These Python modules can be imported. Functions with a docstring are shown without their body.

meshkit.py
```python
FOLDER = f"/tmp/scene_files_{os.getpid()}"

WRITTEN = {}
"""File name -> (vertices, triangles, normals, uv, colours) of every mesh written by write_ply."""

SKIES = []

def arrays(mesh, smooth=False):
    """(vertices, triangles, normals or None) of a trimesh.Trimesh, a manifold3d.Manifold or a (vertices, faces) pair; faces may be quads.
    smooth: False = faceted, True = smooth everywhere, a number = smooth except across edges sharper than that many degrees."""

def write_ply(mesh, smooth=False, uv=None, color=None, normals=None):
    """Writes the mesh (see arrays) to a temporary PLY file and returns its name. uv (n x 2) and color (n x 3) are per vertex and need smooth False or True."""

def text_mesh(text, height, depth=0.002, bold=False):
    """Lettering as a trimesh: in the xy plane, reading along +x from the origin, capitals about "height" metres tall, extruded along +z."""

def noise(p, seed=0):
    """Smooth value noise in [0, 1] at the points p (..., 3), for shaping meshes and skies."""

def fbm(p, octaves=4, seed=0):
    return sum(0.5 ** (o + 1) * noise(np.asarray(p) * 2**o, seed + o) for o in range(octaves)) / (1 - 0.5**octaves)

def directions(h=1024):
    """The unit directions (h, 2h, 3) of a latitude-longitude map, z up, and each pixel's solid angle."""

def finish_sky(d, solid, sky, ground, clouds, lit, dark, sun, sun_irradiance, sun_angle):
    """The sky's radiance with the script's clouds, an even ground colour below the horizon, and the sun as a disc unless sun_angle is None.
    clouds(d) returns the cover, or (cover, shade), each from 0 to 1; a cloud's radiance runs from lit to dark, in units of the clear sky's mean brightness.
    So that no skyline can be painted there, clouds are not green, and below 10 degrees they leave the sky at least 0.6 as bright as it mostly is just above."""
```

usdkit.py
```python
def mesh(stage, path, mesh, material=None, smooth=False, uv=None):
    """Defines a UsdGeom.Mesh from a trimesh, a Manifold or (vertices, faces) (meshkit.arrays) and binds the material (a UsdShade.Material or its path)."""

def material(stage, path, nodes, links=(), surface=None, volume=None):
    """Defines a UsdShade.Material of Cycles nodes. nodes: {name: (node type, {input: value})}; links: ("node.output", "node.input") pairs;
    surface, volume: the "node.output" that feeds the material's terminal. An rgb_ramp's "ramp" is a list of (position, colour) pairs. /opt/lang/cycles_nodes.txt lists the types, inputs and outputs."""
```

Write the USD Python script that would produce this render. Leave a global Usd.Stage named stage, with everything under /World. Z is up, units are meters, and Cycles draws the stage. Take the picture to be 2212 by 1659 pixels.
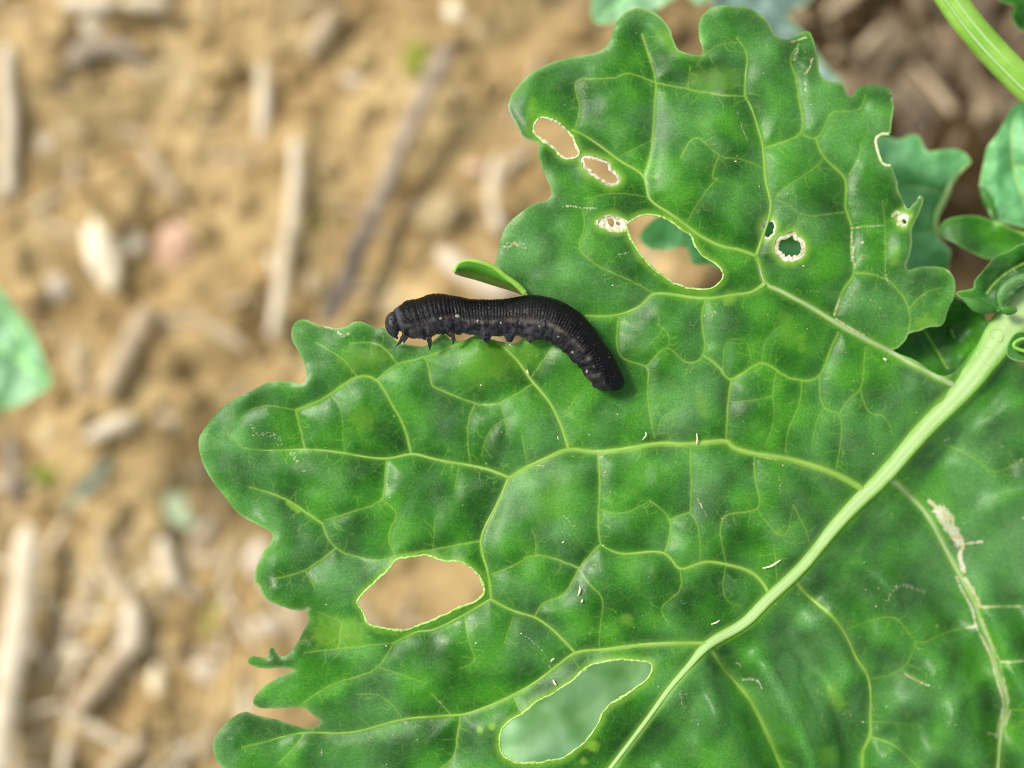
import math, numpy as np, trimesh, usdkit, meshkit
from pxr import Usd, UsdGeom, UsdLux, UsdShade, Sdf, Gf, Vt
from scipy.spatial import cKDTree, Delaunay
from scipy.interpolate import CubicSpline
import shapely
from shapely.geometry import Polygon, LineString

stage = Usd.Stage.CreateInMemory()
UsdGeom.SetStageUpAxis(stage, UsdGeom.Tokens.z)
UsdGeom.SetStageMetersPerUnit(stage, 1.0)
UsdGeom.Xform.Define(stage, '/World')
UsdGeom.Scope.Define(stage, '/World/Looks')

# ------------------------------------------------------------------ camera, sky, sun
H = 0.12                       # lens above the leaf, metres
K = 3e-5                       # metres per tracing unit on the leaf
CX, CY = 1106.0, 829.5
FOC = 24.0
cam = UsdGeom.Camera.Define(stage, '/World/camera')
cam.AddTranslateOp().Set(Gf.Vec3d(0, 0, H))
cam.CreateFocalLengthAttr(FOC)
cam.CreateHorizontalApertureAttr(FOC * 2212 * K / H)
cam.CreateVerticalApertureAttr(FOC * 1659 * K / H)
cam.CreateClippingRangeAttr(Gf.Vec2f(0.005, 200.0))
cam.CreateFStopAttr(FOC / 4.8)
cam.CreateFocusDistanceAttr(H - 0.0006)
cam.CreateExposureAttr(1.74)

SUN = np.array([-0.80, 0.52, 1.00]); SUN /= np.linalg.norm(SUN)
elev, rot = math.asin(SUN[2]), math.atan2(SUN[0], SUN[1])
M = {}
def mat(name, nodes, links, surface='p.BSDF', volume=None):
    M[name] = usdkit.material(stage, '/World/Looks/' + name, nodes, links, surface=surface, volume=volume)
    return M[name]
sky_m = mat('sky_look', {
    's': ('sky_texture', {'sky_type': 'single_scattering', 'sun_disc': False, 'sun_elevation': elev, 'sun_rotation': rot}),
    'tc': ('texture_coordinate', {}),
    'n': ('noise_texture', {'scale': 2.2, 'detail': 5, 'roughness': 0.55}),
    'hs': ('hsv', {'saturation': 0.12, 'value': 1.25}),
    'f': ('map_range', {'from_min': 0.30, 'from_max': 0.55, 'to_min': 0.35, 'to_max': 0.97, 'clamp': True}),
    'm': ('mix_color', {}),
    'b': ('background_shader', {'strength': 0.052})},
    [('tc.generated', 'n.vector'), ('s.color', 'hs.color'), ('n.fac', 'f.value'), ('f.result', 'm.fac'), ('s.color', 'm.a'), ('hs.color', 'm.b'), ('m.result', 'b.color')], surface='b.background')
dome = UsdLux.DomeLight.Define(stage, '/World/sky')
UsdShade.MaterialBindingAPI.Apply(dome.GetPrim()).Bind(sky_m)
dome.GetPrim().SetCustomDataByKey('label', 'pale bright overcast daylight sky above the field')
dome.GetPrim().SetCustomDataByKey('category', 'sky')
dome.GetPrim().SetCustomDataByKey('kind', 'structure')
sun = UsdLux.DistantLight.Define(stage, '/World/sun')
sun.CreateIntensityAttr(0.40); sun.CreateAngleAttr(14.0); sun.CreateNormalizeAttr(True)
sun.CreateColorAttr(Gf.Vec3f(1.0, 0.94, 0.84))
sun.AddRotateXYZOp().Set(Gf.Vec3f(math.degrees(math.acos(SUN[2])), 0, math.degrees(math.atan2(SUN[0], -SUN[1]))))

# ------------------------------------------------------------------ helpers
rng = np.random.default_rng(7)
TAKEN = {}
def numbered(parent, name):
    key = parent + '/' + name
    n = TAKEN.get(key, -1) + 1
    TAKEN[key] = n
    return key if n == 0 else f'{key}_{n:03d}'
def tag(prim, label=None, cat=None, group=None, kind=None):
    p = prim.GetPrim() if hasattr(prim, 'GetPrim') else prim
    for k, v in (('label', label), ('category', cat), ('group', group), ('kind', kind)):
        if v: p.SetCustomDataByKey(k, v)
    return p
def thing(name, label, cat, loc=(0, 0, 0), group=None):
    x = UsdGeom.Xform.Define(stage, numbered('/World', name))
    if np.any(np.asarray(loc) != 0): x.AddTranslateOp().Set(Gf.Vec3d(*map(float, loc)))
    tag(x, label, cat, group)
    x.loc = np.asarray(loc, float)
    ORIG[str(x.GetPath())] = x.loc
    return x
ORIG = {}
def obj(name, mesh, m, parent=None, smooth=True, fields=None, sides=0):
    base = '/World' if parent is None else str(parent.GetPath())
    root = '/' + '/'.join(base.strip('/').split('/')[:2])
    if isinstance(mesh, trimesh.Trimesh): mesh = (np.array(mesh.vertices), np.array(mesh.faces))
    v, f = np.asarray(mesh[0], float) - ORIG.get(root, np.zeros(3)), mesh[1]
    g = usdkit.mesh(stage, numbered(base, name), (v, f), M[m], smooth=smooth)
    g.CreateDoubleSidedAttr(True)
    if sides:
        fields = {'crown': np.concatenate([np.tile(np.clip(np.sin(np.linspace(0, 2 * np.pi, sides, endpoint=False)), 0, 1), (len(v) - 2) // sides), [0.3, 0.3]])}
    for k, a in (fields or {}).items():
        UsdGeom.PrimvarsAPI(g).CreatePrimvar(k, Sdf.ValueTypeNames.FloatArray, 'vertex').Set(Vt.FloatArray.FromNumpy(np.asarray(a, np.float32)))
    return g
def world(xy, z):
    xy = np.asarray(xy, float); z = np.broadcast_to(np.asarray(z, float), xy.shape[:-1])
    s = K * (H - z) / H
    return np.stack([(xy[..., 0] - CX) * s, (CY - xy[..., 1]) * s, z], -1)
S1 = 1000 / 2212 / 1.8228
TILE = {'A': (1900, 0), 'B': (2900, 0), 'C': (1900, 700), 'E': (2900, 700), 'F': (700, 1150), 'G': (1700, 1150), 'H': (2700, 1150), 'I': (700, 1750),
        'J': (1700, 1750), 'K': (2700, 1750), 'L': (700, 2274), 'M': (1700, 2274), 'N': (2700, 2274), 'O': (3332, 2274), 'P': (3432, 300), 'Q': (3432, 900), 'R': (3432, 1500)}
TILE2 = {'S': (0, 0), 'T': (1000, 0), 'U': (0, 750), 'V': (900, 700), 'W': (0, 1500), 'X': (0, 2200)}
def pts(text):
    """'A 10,20 30,40 B 1,2' -> points in tracing units; a letter switches the traced detail, D is the whole."""
    out, t = [], 'D'
    for w in text.split():
        if w.isalpha(): t = w; continue
        x, y = map(float, w.split(','))
        if t == 'D': out.append((x, y))
        elif t == 'Y': out.append((1480 / 1.8228 + x * .124, 1120 / 1.8228 + y * .124))
        elif t in TILE: out.append((TILE[t][0] / 1.8228 + x * S1, TILE[t][1] / 1.8228 + y * S1))
        else: out.append((TILE2[t][0] / 1.8228 + x * S1 * 1.1, TILE2[t][1] / 1.8228 + y * S1 * 1.1))
    return np.array(out)
def smoothline(p, step, closed=False):
    p = np.asarray(p, float)
    q = np.vstack([p, p[:1]]) if closed else p
    d = np.linalg.norm(np.diff(q, axis=0), axis=1); d = np.maximum(d, 1e-6)
    t = np.concatenate([[0], np.cumsum(d ** .5)])
    if len(q) > 2:
        c = CubicSpline(t, q, bc_type='periodic' if closed else 'natural')
        dense = c(np.linspace(0, t[-1], 40 * len(q)))
    else:
        dense = q[0] + (q[1] - q[0]) * np.linspace(0, 1, 60)[:, None]
    s = np.concatenate([[0], np.cumsum(np.linalg.norm(np.diff(dense, axis=0), axis=1))])
    n = max(int(s[-1] / step), 3)
    g = np.linspace(0, s[-1], n + 1)
    r = np.stack([np.interp(g, s, dense[:, k]) for k in range(dense.shape[1])], 1)
    return r[:-1] if closed else r
def sstep(a, b, x):
    t = np.clip((x - a) / (b - a), 0, 1); return t * t * (3 - 2 * t)
def nz(xy, scale, seed=0, oct=3):
    p = np.column_stack([xy / scale, np.full(len(xy), .37 + seed * 3.1)])
    return meshkit.fbm(p, oct, seed) - 0.5

def sheet(poly, zfun, thick, spacing, fields=None, coarse=None, fine_box=None):
    """A leaf blade: the outline filled with triangles, lifted to zfun, with an underside and a rim. Returns mesh and per-vertex values."""
    rings = [np.array(poly.exterior.coords)[:-1]] + [np.array(r.coords)[:-1] for r in poly.interiors]
    b = np.vstack(rings)
    x0, y0, x1, y1 = poly.bounds
    def lattice(sp):
        gx, gy = np.meshgrid(np.arange(x0, x1, sp), np.arange(y0, y1, sp * .866))
        gx = gx + (np.arange(gx.shape[0]) % 2)[:, None] * sp / 2
        g = np.column_stack([gx.ravel(), gy.ravel()])
        return g + rng.uniform(-.12, .12, g.shape) * sp
    g = lattice(spacing)
    if coarse:
        fx0, fy0, fx1, fy1 = fine_box
        inside = (g[:, 0] > fx0) & (g[:, 0] < fx1) & (g[:, 1] > fy0) & (g[:, 1] < fy1)
        c = lattice(coarse)
        out = ~((c[:, 0] > fx0) & (c[:, 0] < fx1) & (c[:, 1] > fy0) & (c[:, 1] < fy1))
        g = np.vstack([g[inside], c[out]])
    shapely.prepare(poly)
    g = g[shapely.contains_xy(poly, g[:, 0], g[:, 1])]
    d, _ = cKDTree(b).query(g)
    g = g[d > spacing * .62]
    p = np.vstack([b, g])
    tri = Delaunay(p).simplices
    c = p[tri].mean(1)
    tri = tri[shapely.contains_xy(poly, c[:, 0], c[:, 1])]
    e1, e2 = p[tri[:, 1]] - p[tri[:, 0]], p[tri[:, 2]] - p[tri[:, 0]]
    flip = (e1[:, 0] * e2[:, 1] - e1[:, 1] * e2[:, 0]) > 0      # y runs down in tracing units
    tri[flip] = tri[flip][:, ::-1]
    dist, _ = cKDTree(b).query(p)
    z = zfun(p)
    top = world(p, z); bot = world(p, z - thick * (0.35 + 0.65 * sstep(0, 6, dist)))
    n = len(p)
    e = np.vstack([tri[:, [0, 1]], tri[:, [1, 2]], tri[:, [2, 0]]])
    key = np.sort(e, 1); key = key[:, 0].astype(np.int64) * n + key[:, 1]
    u, idx, cnt = np.unique(key, return_index=True, return_counts=True)
    be = e[idx[cnt == 1]]
    sides = np.vstack([np.column_stack([be[:, 1], be[:, 0], be[:, 0] + n]), np.column_stack([be[:, 1], be[:, 0] + n, be[:, 1] + n])]) + 2 * n
    f = np.vstack([tri, tri[:, ::-1] + n, sides])
    v = np.vstack([top, bot, top, bot])
    used = np.unique(f); new = np.full(len(v), -1); new[used] = np.arange(len(used))
    SHEET['pick'] = np.tile(np.arange(n), 4)[used]
    return (v[used], new[f]), p, dist
SHEET = {}
def tube3(path, rad, sides=10, squash=1.0, cap=True, flute=0.0):
    """A tapered tube along world points; rad per point; squash flattens it along z."""
    path = np.asarray(path, float); rad = np.broadcast_to(np.asarray(rad, float), len(path))
    t = np.gradient(path, axis=0); t /= np.linalg.norm(t, axis=1, keepdims=True) + 1e-12
    up = np.tile([0, 0, 1.0], (len(path), 1)); up[np.abs(t[:, 2]) > .95] = [0, 1, 0]
    a = np.cross(t, up); a /= np.linalg.norm(a, axis=1, keepdims=True)
    b = np.cross(a, t)
    th = np.linspace(0, 2 * np.pi, sides, endpoint=False)
    sq = squash * (1 + flute * np.sin(th * 9 + .6))
    v = path[:, None] + rad[:, None, None] * (np.cos(th)[None, :, None] * a[:, None] + (sq * np.sin(th))[None, :, None] * b[:, None])
    n = len(path)
    i = np.arange(n - 1)[:, None] * sides; j = np.arange(sides)[None]; k = (j + 1) % sides
    q = np.stack([i + j, i + k, i + k + sides, i + j + sides], -1).reshape(-1, 4)
    f = np.vstack([q[:, [0, 2, 1]], q[:, [0, 3, 2]]])
    vv = v.reshape(-1, 3)
    if cap:
        vv = np.vstack([vv, path[0], path[-1]])
        j = np.arange(sides); k = (j + 1) % sides
        f = np.vstack([f, np.column_stack([np.full(sides, len(vv) - 2), k, j])[:, ::-1] * 1, np.column_stack([np.full(sides, len(vv) - 1), (n - 1) * sides + j, (n - 1) * sides + k])[:, ::-1]])
    return vv, f
def ring3(path, rad, sides=10, squash=.6):
    """A closed tube."""
    path = np.asarray(path, float)
    t = np.roll(path, -1, 0) - np.roll(path, 1, 0); t /= np.linalg.norm(t, axis=1, keepdims=True) + 1e-12
    a = np.cross(t, [0, 0, 1.0]); a /= np.linalg.norm(a, axis=1, keepdims=True) + 1e-12
    b = np.cross(a, t)
    th = np.linspace(0, 2 * np.pi, sides, endpoint=False)
    v = path[:, None] + rad[:, None, None] * (np.cos(th)[None, :, None] * a[:, None] + squash * np.sin(th)[None, :, None] * b[:, None])
    n = len(path)
    i = np.arange(n)[:, None] * sides; i2 = ((np.arange(n) + 1) % n)[:, None] * sides
    j = np.arange(sides)[None]; k = (j + 1) % sides
    q = np.stack([i + j, i + k, i2 + k, i2 + j], -1).reshape(-1, 4)
    return v.reshape(-1, 3), np.vstack([q[:, [0, 2, 1]], q[:, [0, 3, 2]]])

# ------------------------------------------------------------------ materials
def leaf_mat(name, dark, mid, light, bloom, vein, bloom_amt=.55, rough=.42, trans=.22, spec=.45):
    nodes = {
        'g': ('geometry', {}),
        'n1': ('noise_texture', {'scale': 330, 'detail': 1.5, 'roughness': .5}),
        'n2': ('noise_texture', {'scale': 130, 'detail': 3, 'roughness': .6, 'distortion': .4}),
        'n3': ('noise_texture', {'scale': 7600, 'detail': 2, 'roughness': .6}),
        'n4': ('noise_texture', {'scale': 1500, 'detail': 4, 'roughness': .65}),
        'n5': ('noise_texture', {'scale': 11000, 'detail': 1}),
        'r1': ('rgb_ramp', {'ramp': [(.34, dark), (.5, mid), (.66, light)]}),
        'rb': ('map_range', {'from_min': .48, 'from_max': .72, 'to_min': 0, 'to_max': bloom_amt, 'clamp': True}),
        'mb': ('mix_color', {'b': bloom}),
        'rs': ('map_range', {'from_min': .34, 'from_max': .66, 'to_min': .80, 'to_max': 1.20, 'clamp': True}),
        'ms': ('mix_color', {'blend_type': 'multiply', 'fac': 1.0, 'use_clamp': False}),
        'cs': ('combine_color', {}),
        'sp': ('map_range', {'from_min': .69, 'from_max': .76, 'to_min': 0, 'to_max': .5, 'clamp': True}),
        'msp': ('mix_color', {'b': (.30, .42, .26)}),
        'av': ('attribute', {'attribute': 'vein'}), 'ae': ('attribute', {'attribute': 'edge'}),
        'ay': ('attribute', {'attribute': 'yellow'}), 'ab': ('attribute', {'attribute': 'bloom'}), 'bm': ('math', {'math_type': 'multiply_add', 'value2': .38, 'use_clamp': True}), 'asc': ('attribute', {'attribute': 'scar'}),
        'my': ('mix_color', {'b': (.22, .40, .035)}),
        'vo': ('voronoi_texture', {'scale': 1050, 'feature': 'distance_to_edge', 'randomness': .95}), 'vw': ('vector_math', {'math_type': 'multiply_add', 'vector2': (.0009, .0009, .0009)}),
        'vm': ('map_range', {'from_min': .015, 'from_max': .085, 'to_min': .065, 'to_max': 0, 'clamp': True}), 'mn': ('mix_color', {'b': vein}),
        'mv': ('mix_color', {'b': vein}),
        'me': ('mix_color', {'b': (.34, .52, .17)}),
        'n6': ('noise_texture', {'scale': 6500, 'detail': 3, 'roughness': .6}),
        'sc0': ('map_range', {'from_min': .30, 'from_max': .70, 'to_min': 0, 'to_max': 1.7, 'clamp': True}),
        'sc1': ('math', {'math_type': 'multiply', 'value2': 2.1}),
        'sc2': ('math', {'math_type': 'subtract', 'use_clamp': True}),
        'rsc': ('rgb_ramp', {'ramp': [(.34, (.62, .46, .22)), (.46, (.70, .61, .40)), (.60, (.70, .69, .56))]}),
        'msc': ('mix_color', {}),
        'hb': ('math', {'math_type': 'multiply_add', 'value2': .5}),
        'bp': ('bump', {'strength': .5, 'distance': .00005}),
        'rr': ('map_range', {'from_min': .3, 'from_max': .7, 'to_min': rough - .08, 'to_max': rough + .14, 'clamp': True}),
        'p': ('principled_bsdf', {'specular_ior_level': spec}),
        'hs': ('hsv', {'saturation': 1.04, 'value': 2.9}),
        't': ('translucent_bsdf', {}),
        'mx': ('mix_closure', {'fac': trans})}
    L = [('g.position', f'n{i}.vector') for i in (1, 2, 3, 4, 5)]
    L += [('n1.fac', 'r1.fac'), ('n2.fac', 'rb.value'), ('ab.fac', 'bm.value1'), ('rb.result', 'bm.value3'), ('bm.value', 'mb.fac'), ('r1.color', 'mb.a'),
          ('n3.fac', 'rs.value'), ('rs.result', 'cs.r'), ('rs.result', 'cs.g'), ('rs.result', 'cs.b'), ('mb.result', 'ms.a'), ('cs.color', 'ms.b'),
          ('n4.color', 'vw.vector1'), ('g.position', 'vw.vector3'), ('vw.vector', 'vo.vector'), ('vo.distance', 'vm.value'), ('vm.result', 'mn.fac'), ('ms.result', 'mn.a'), ('mn.result', 'my.a'), ('ay.fac', 'my.fac'), ('my.result', 'msp.a'), ('n5.fac', 'sp.value'), ('sp.result', 'msp.fac'),
          ('msp.result', 'mv.a'), ('av.fac', 'mv.fac'), ('mv.result', 'me.a'), ('ae.fac', 'me.fac'),
          ('g.position', 'n6.vector'), ('n6.fac', 'sc0.value'), ('asc.fac', 'sc1.value1'), ('sc1.value', 'sc2.value1'), ('sc0.result', 'sc2.value2'), ('sc2.value', 'msc.fac'), ('n4.fac', 'rsc.fac'), ('rsc.color', 'msc.b'), ('me.result', 'msc.a'),
          ('msc.result', 'p.base_color'), ('n3.fac', 'hb.value1'), ('n4.fac', 'hb.value3'), ('hb.value', 'bp.height'), ('bp.normal', 'p.normal'),
          ('n2.fac', 'rr.value'), ('rr.result', 'p.roughness'), ('mv.result', 'hs.color'), ('hs.color', 't.color'),
          ('p.BSDF', 'mx.closure1'), ('t.BSDF', 'mx.closure2')]
    return mat(name, nodes, L, surface='mx.closure')
leaf_mat('leaf_green', (.011, .088, .002), (.027, .162, .005), (.066, .255, .013), (.150, .320, .125), (.280, .460, .070), rough=.43, spec=.52, trans=.43, bloom_amt=.55)
leaf_mat('leaf_glaucous', (.095, .310, .110), (.130, .370, .145), (.170, .430, .180), (.26, .50, .29), (.26, .45, .16), bloom_amt=.8, rough=.5)
leaf_mat('leaf_blue', (.11, .18, .155), (.14, .23, .20), (.18, .28, .24), (.25, .34, .31), (.20, .30, .20), bloom_amt=.8, rough=.5)
leaf_mat('leaf_mint', (.13, .29, .13), (.19, .36, .20), (.25, .42, .27), (.36, .50, .38), (.4, .66, .3), bloom_amt=.7, rough=.4, trans=.3)
leaf_mat('leaf_pale', (.30, .48, .28), (.33, .52, .31), (.37, .56, .35), (.44, .60, .42), (.4, .55, .33), bloom_amt=.7, rough=.4, trans=.3)
def simple(name, c1, c2, scale, rough=.5, bump=.0, dist=.0001, spec=.4, mid=(.35, .65), trans=0, extra=None):
    n = {'g': ('geometry', {}), 'n': ('noise_texture', {'scale': scale, 'detail': 5, 'roughness': .6}),
         'r': ('rgb_ramp', {'ramp': [(mid[0], c1), (mid[1], c2)]}), 'bp': ('bump', {'strength': bump, 'distance': dist}),
         'p': ('principled_bsdf', {'roughness': rough, 'specular_ior_level': spec, **(extra or {})})}
    l = [('g.position', 'n.vector'), ('n.fac', 'r.fac'), ('r.color', 'p.base_color'), ('n.fac', 'bp.height'), ('bp.normal', 'p.normal')]
    if trans:
        n['t'] = ('translucent_bsdf', {}); n['mx'] = ('mix_closure', {'fac': trans})
        return mat(name, n, l + [('r.color', 't.color'), ('p.BSDF', 'mx.closure1'), ('t.BSDF', 'mx.closure2')], surface='mx.closure')
    return mat(name, n, l)
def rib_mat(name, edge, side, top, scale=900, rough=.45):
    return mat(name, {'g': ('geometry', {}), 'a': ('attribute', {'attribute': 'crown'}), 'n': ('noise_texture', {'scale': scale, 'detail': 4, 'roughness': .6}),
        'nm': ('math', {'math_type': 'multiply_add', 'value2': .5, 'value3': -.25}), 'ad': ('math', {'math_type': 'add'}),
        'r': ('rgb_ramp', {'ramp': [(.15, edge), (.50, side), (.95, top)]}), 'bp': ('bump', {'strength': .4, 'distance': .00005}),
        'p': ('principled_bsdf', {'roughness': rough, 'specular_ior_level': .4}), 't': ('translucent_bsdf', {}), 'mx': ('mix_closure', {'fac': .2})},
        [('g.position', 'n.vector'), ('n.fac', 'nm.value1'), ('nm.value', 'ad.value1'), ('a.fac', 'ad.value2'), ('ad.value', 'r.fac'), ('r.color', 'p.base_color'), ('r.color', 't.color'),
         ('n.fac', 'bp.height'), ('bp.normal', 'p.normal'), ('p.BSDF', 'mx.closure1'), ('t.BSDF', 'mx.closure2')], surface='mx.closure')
rib_mat('midrib_green', (.045, .215, .006), (.17, .40, .035), (.42, .61, .25), 420)
simple('bud_green', (.24, .42, .12), (.36, .52, .22), 900, rough=.5)
rib_mat('vein_green', (.055, .22, .012), (.17, .37, .035), (.25, .44, .075))
rib_mat('vein_pale', (.07, .22, .03), (.20, .36, .11), (.33, .46, .21))
simple('membrane', (.40, .40, .20), (.74, .70, .56), 2200, rough=.6, bump=1.0, dist=.0001, trans=.3, mid=(.36, .52))
simple('rim_cream', (.26, .36, .08), (.58, .62, .40), 5200, rough=.6, bump=.8, dist=.00008)
simple('rim_white', (.36, .40, .20), (.70, .69, .56), 3600, rough=.6, bump=.8, dist=.00008)
simple('rim_green', (.17, .38, .03), (.44, .56, .20), 5600, rough=.55, bump=.8, dist=.00008)
simple('stalk_green', (.16, .36, .035), (.27, .50, .08), 300, rough=.4, trans=.15)
simple('curl_green', (0.045, 0.19, 0.008), (0.085, 0.28, 0.016), 900, rough=.4, trans=.25)
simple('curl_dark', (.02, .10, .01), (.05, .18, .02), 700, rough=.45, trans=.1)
simple('straw_tan', (0.31, 0.235, 0.14), (0.46, 0.36, 0.235), 700, rough=.6)
simple('straw_long', (.17, .135, .10), (.32, .255, .185), 500, rough=.7)
simple('litter_brown', (.05, .034, .02), (.20, .145, .085), 260, rough=.8, mid=(.38, .64))  # brown kept dark to match the plant shade painted around it
simple('straw_pale', (.47, .39, .26), (.62, .54, .41), 600, rough=.55)
simple('straw_grey', (0.2, 0.16, 0.12), (0.36, 0.29, 0.21), 500, rough=.7)
simple('straw_dark', (.045, .037, .03), (.15, .12, .095), 400, rough=.7)
simple('husk_cream', (0.62, 0.52, 0.34), (0.76, 0.68, 0.52), 300, rough=.5)
simple('stone_pink', (0.42, 0.25, 0.165), (0.6, 0.41, 0.3), 260, rough=.7)
simple('stone_white', (0.44, 0.36, 0.26), (0.58, 0.5, 0.4), 350, rough=.7)
simple('stone_tan', (0.34, 0.255, 0.13), (0.47, 0.37, 0.21), 350, rough=.8)
simple('chip_green', (.36, .46, .26), (.46, .55, .36), 400, rough=.6)
simple('moss_olive', (.10, .14, .01), (.22, .24, .03), 900, rough=.9)
simple('flake_cream', (.55, .47, .26), (.80, .74, .56), 2500, rough=.6)
GZ = -0.050
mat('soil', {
    'g': ('geometry', {}),
    'n1': ('noise_texture', {'scale': 95, 'detail': 6, 'roughness': .65}),
    'n2': ('noise_texture', {'scale': 420, 'detail': 4, 'roughness': .6}),
    'n3': ('noise_texture', {'scale': 28, 'detail': 2}),
    'r1': ('rgb_ramp', {'ramp': [(.28, (.15, .10, .042)), (.42, (.32, .23, .108)), (.58, (.42, .32, .162)), (.75, (.51, .415, .245))]}),
    'r2': ('rgb_ramp', {'ramp': [(.3, (.62, .58, .52)), (.7, (1.25, 1.22, 1.18))]}),
    'm': ('mix_color', {'blend_type': 'multiply', 'fac': 1.0, 'use_clamp': False}),
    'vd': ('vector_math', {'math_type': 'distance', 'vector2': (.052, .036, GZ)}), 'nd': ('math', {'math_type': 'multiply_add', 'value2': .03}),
    'dm': ('map_range', {'from_min': .041, 'from_max': .060, 'to_min': 1, 'to_max': 0, 'clamp': True}), 'shade_mul': ('mix_color', {'blend_type': 'multiply', 'b': (.11, .088, .064)}),  # plant shade painted into the soil colour around the upper right
    'bp': ('bump', {'strength': .8, 'distance': .001}),
    'p': ('principled_bsdf', {'roughness': .95, 'specular_ior_level': .2})},
    [('g.position', 'n1.vector'), ('g.position', 'n2.vector'), ('n1.fac', 'r1.fac'), ('n2.fac', 'r2.fac'), ('r1.color', 'm.a'), ('r2.color', 'm.b'), ('m.result', 'shade_mul.a'), ('g.position', 'vd.vector1'), ('n1.fac', 'nd.value1'), ('vd.value', 'nd.value3'), ('nd.value', 'dm.value'), ('dm.result', 'shade_mul.fac'), ('shade_mul.result', 'p.base_color'), ('n2.fac', 'bp.height'), ('bp.normal', 'p.normal')])
mat('larva_skin', {
    'g': ('geometry', {}),
    'n': ('noise_texture', {'scale': 2600, 'detail': 4, 'roughness': .65}),
    'n2': ('noise_texture', {'scale': 9000, 'detail': 2}),
    'af': ('attribute', {'attribute': 'flank'}),
    'ab': ('attribute', {'attribute': 'belly'}),
    'ac': ('attribute', {'attribute': 'collar'}),
    'r': ('rgb_ramp', {'ramp': [(.35, (.0010, .0010, .0014)), (.7, (.0036, .0037, .0050))]}),
    'rb': ('rgb_ramp', {'ramp': [(.38, (.008, .0075, .011)), (.62, (.062, .055, .066))]}),
    'rf': ('rgb_ramp', {'ramp': [(.35, (.014, .013, .011)), (.65, (.09, .082, .066))]}),
    'mb': ('mix_color', {}), 'mf': ('mix_color', {}), 'mc': ('mix_color', {'b': (.045, .048, .058)}),
    'rr': ('map_range', {'from_min': .35, 'from_max': .65, 'to_min': .20, 'to_max': .60, 'clamp': True}),
    'bp': ('bump', {'strength': .9, 'distance': .00005}),
    'p': ('principled_bsdf', {'specular_ior_level': .13})},
    [('g.position', 'n.vector'), ('g.position', 'n2.vector'), ('n.fac', 'r.fac'), ('n.fac', 'rf.fac'), ('n.fac', 'rb.fac'), ('r.color', 'mb.a'), ('rb.color', 'mb.b'), ('ab.fac', 'mb.fac'),
     ('mb.result', 'mf.a'), ('rf.color', 'mf.b'), ('af.fac', 'mf.fac'), ('mf.result', 'mc.a'), ('ac.fac', 'mc.fac'), ('mc.result', 'p.base_color'),
     ('n2.fac', 'bp.height'), ('bp.normal', 'p.normal'), ('n.fac', 'rr.value'), ('rr.result', 'p.roughness')])
simple('larva_head', (.004, .004, .005), (.03, .03, .034), 4200, rough=.26, bump=.9, dist=.00006, spec=.36)
simple('larva_leg', (.006, .005, .005), (.020, .016, .014), 4000, rough=.22, spec=.5)
simple('larva_spot', (.10, .098, .088), (.24, .235, .21), 5000, rough=.4)
simple('larva_dot', (.16, .17, .19), (.36, .37, .40), 5000, rough=.2, spec=.6)
mat('water', {'p': ('principled_bsdf', {'transmission_weight': 1.0, 'roughness': 0.0, 'ior': 1.33, 'base_color': (1, 1, 1)})}, [])

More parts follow.
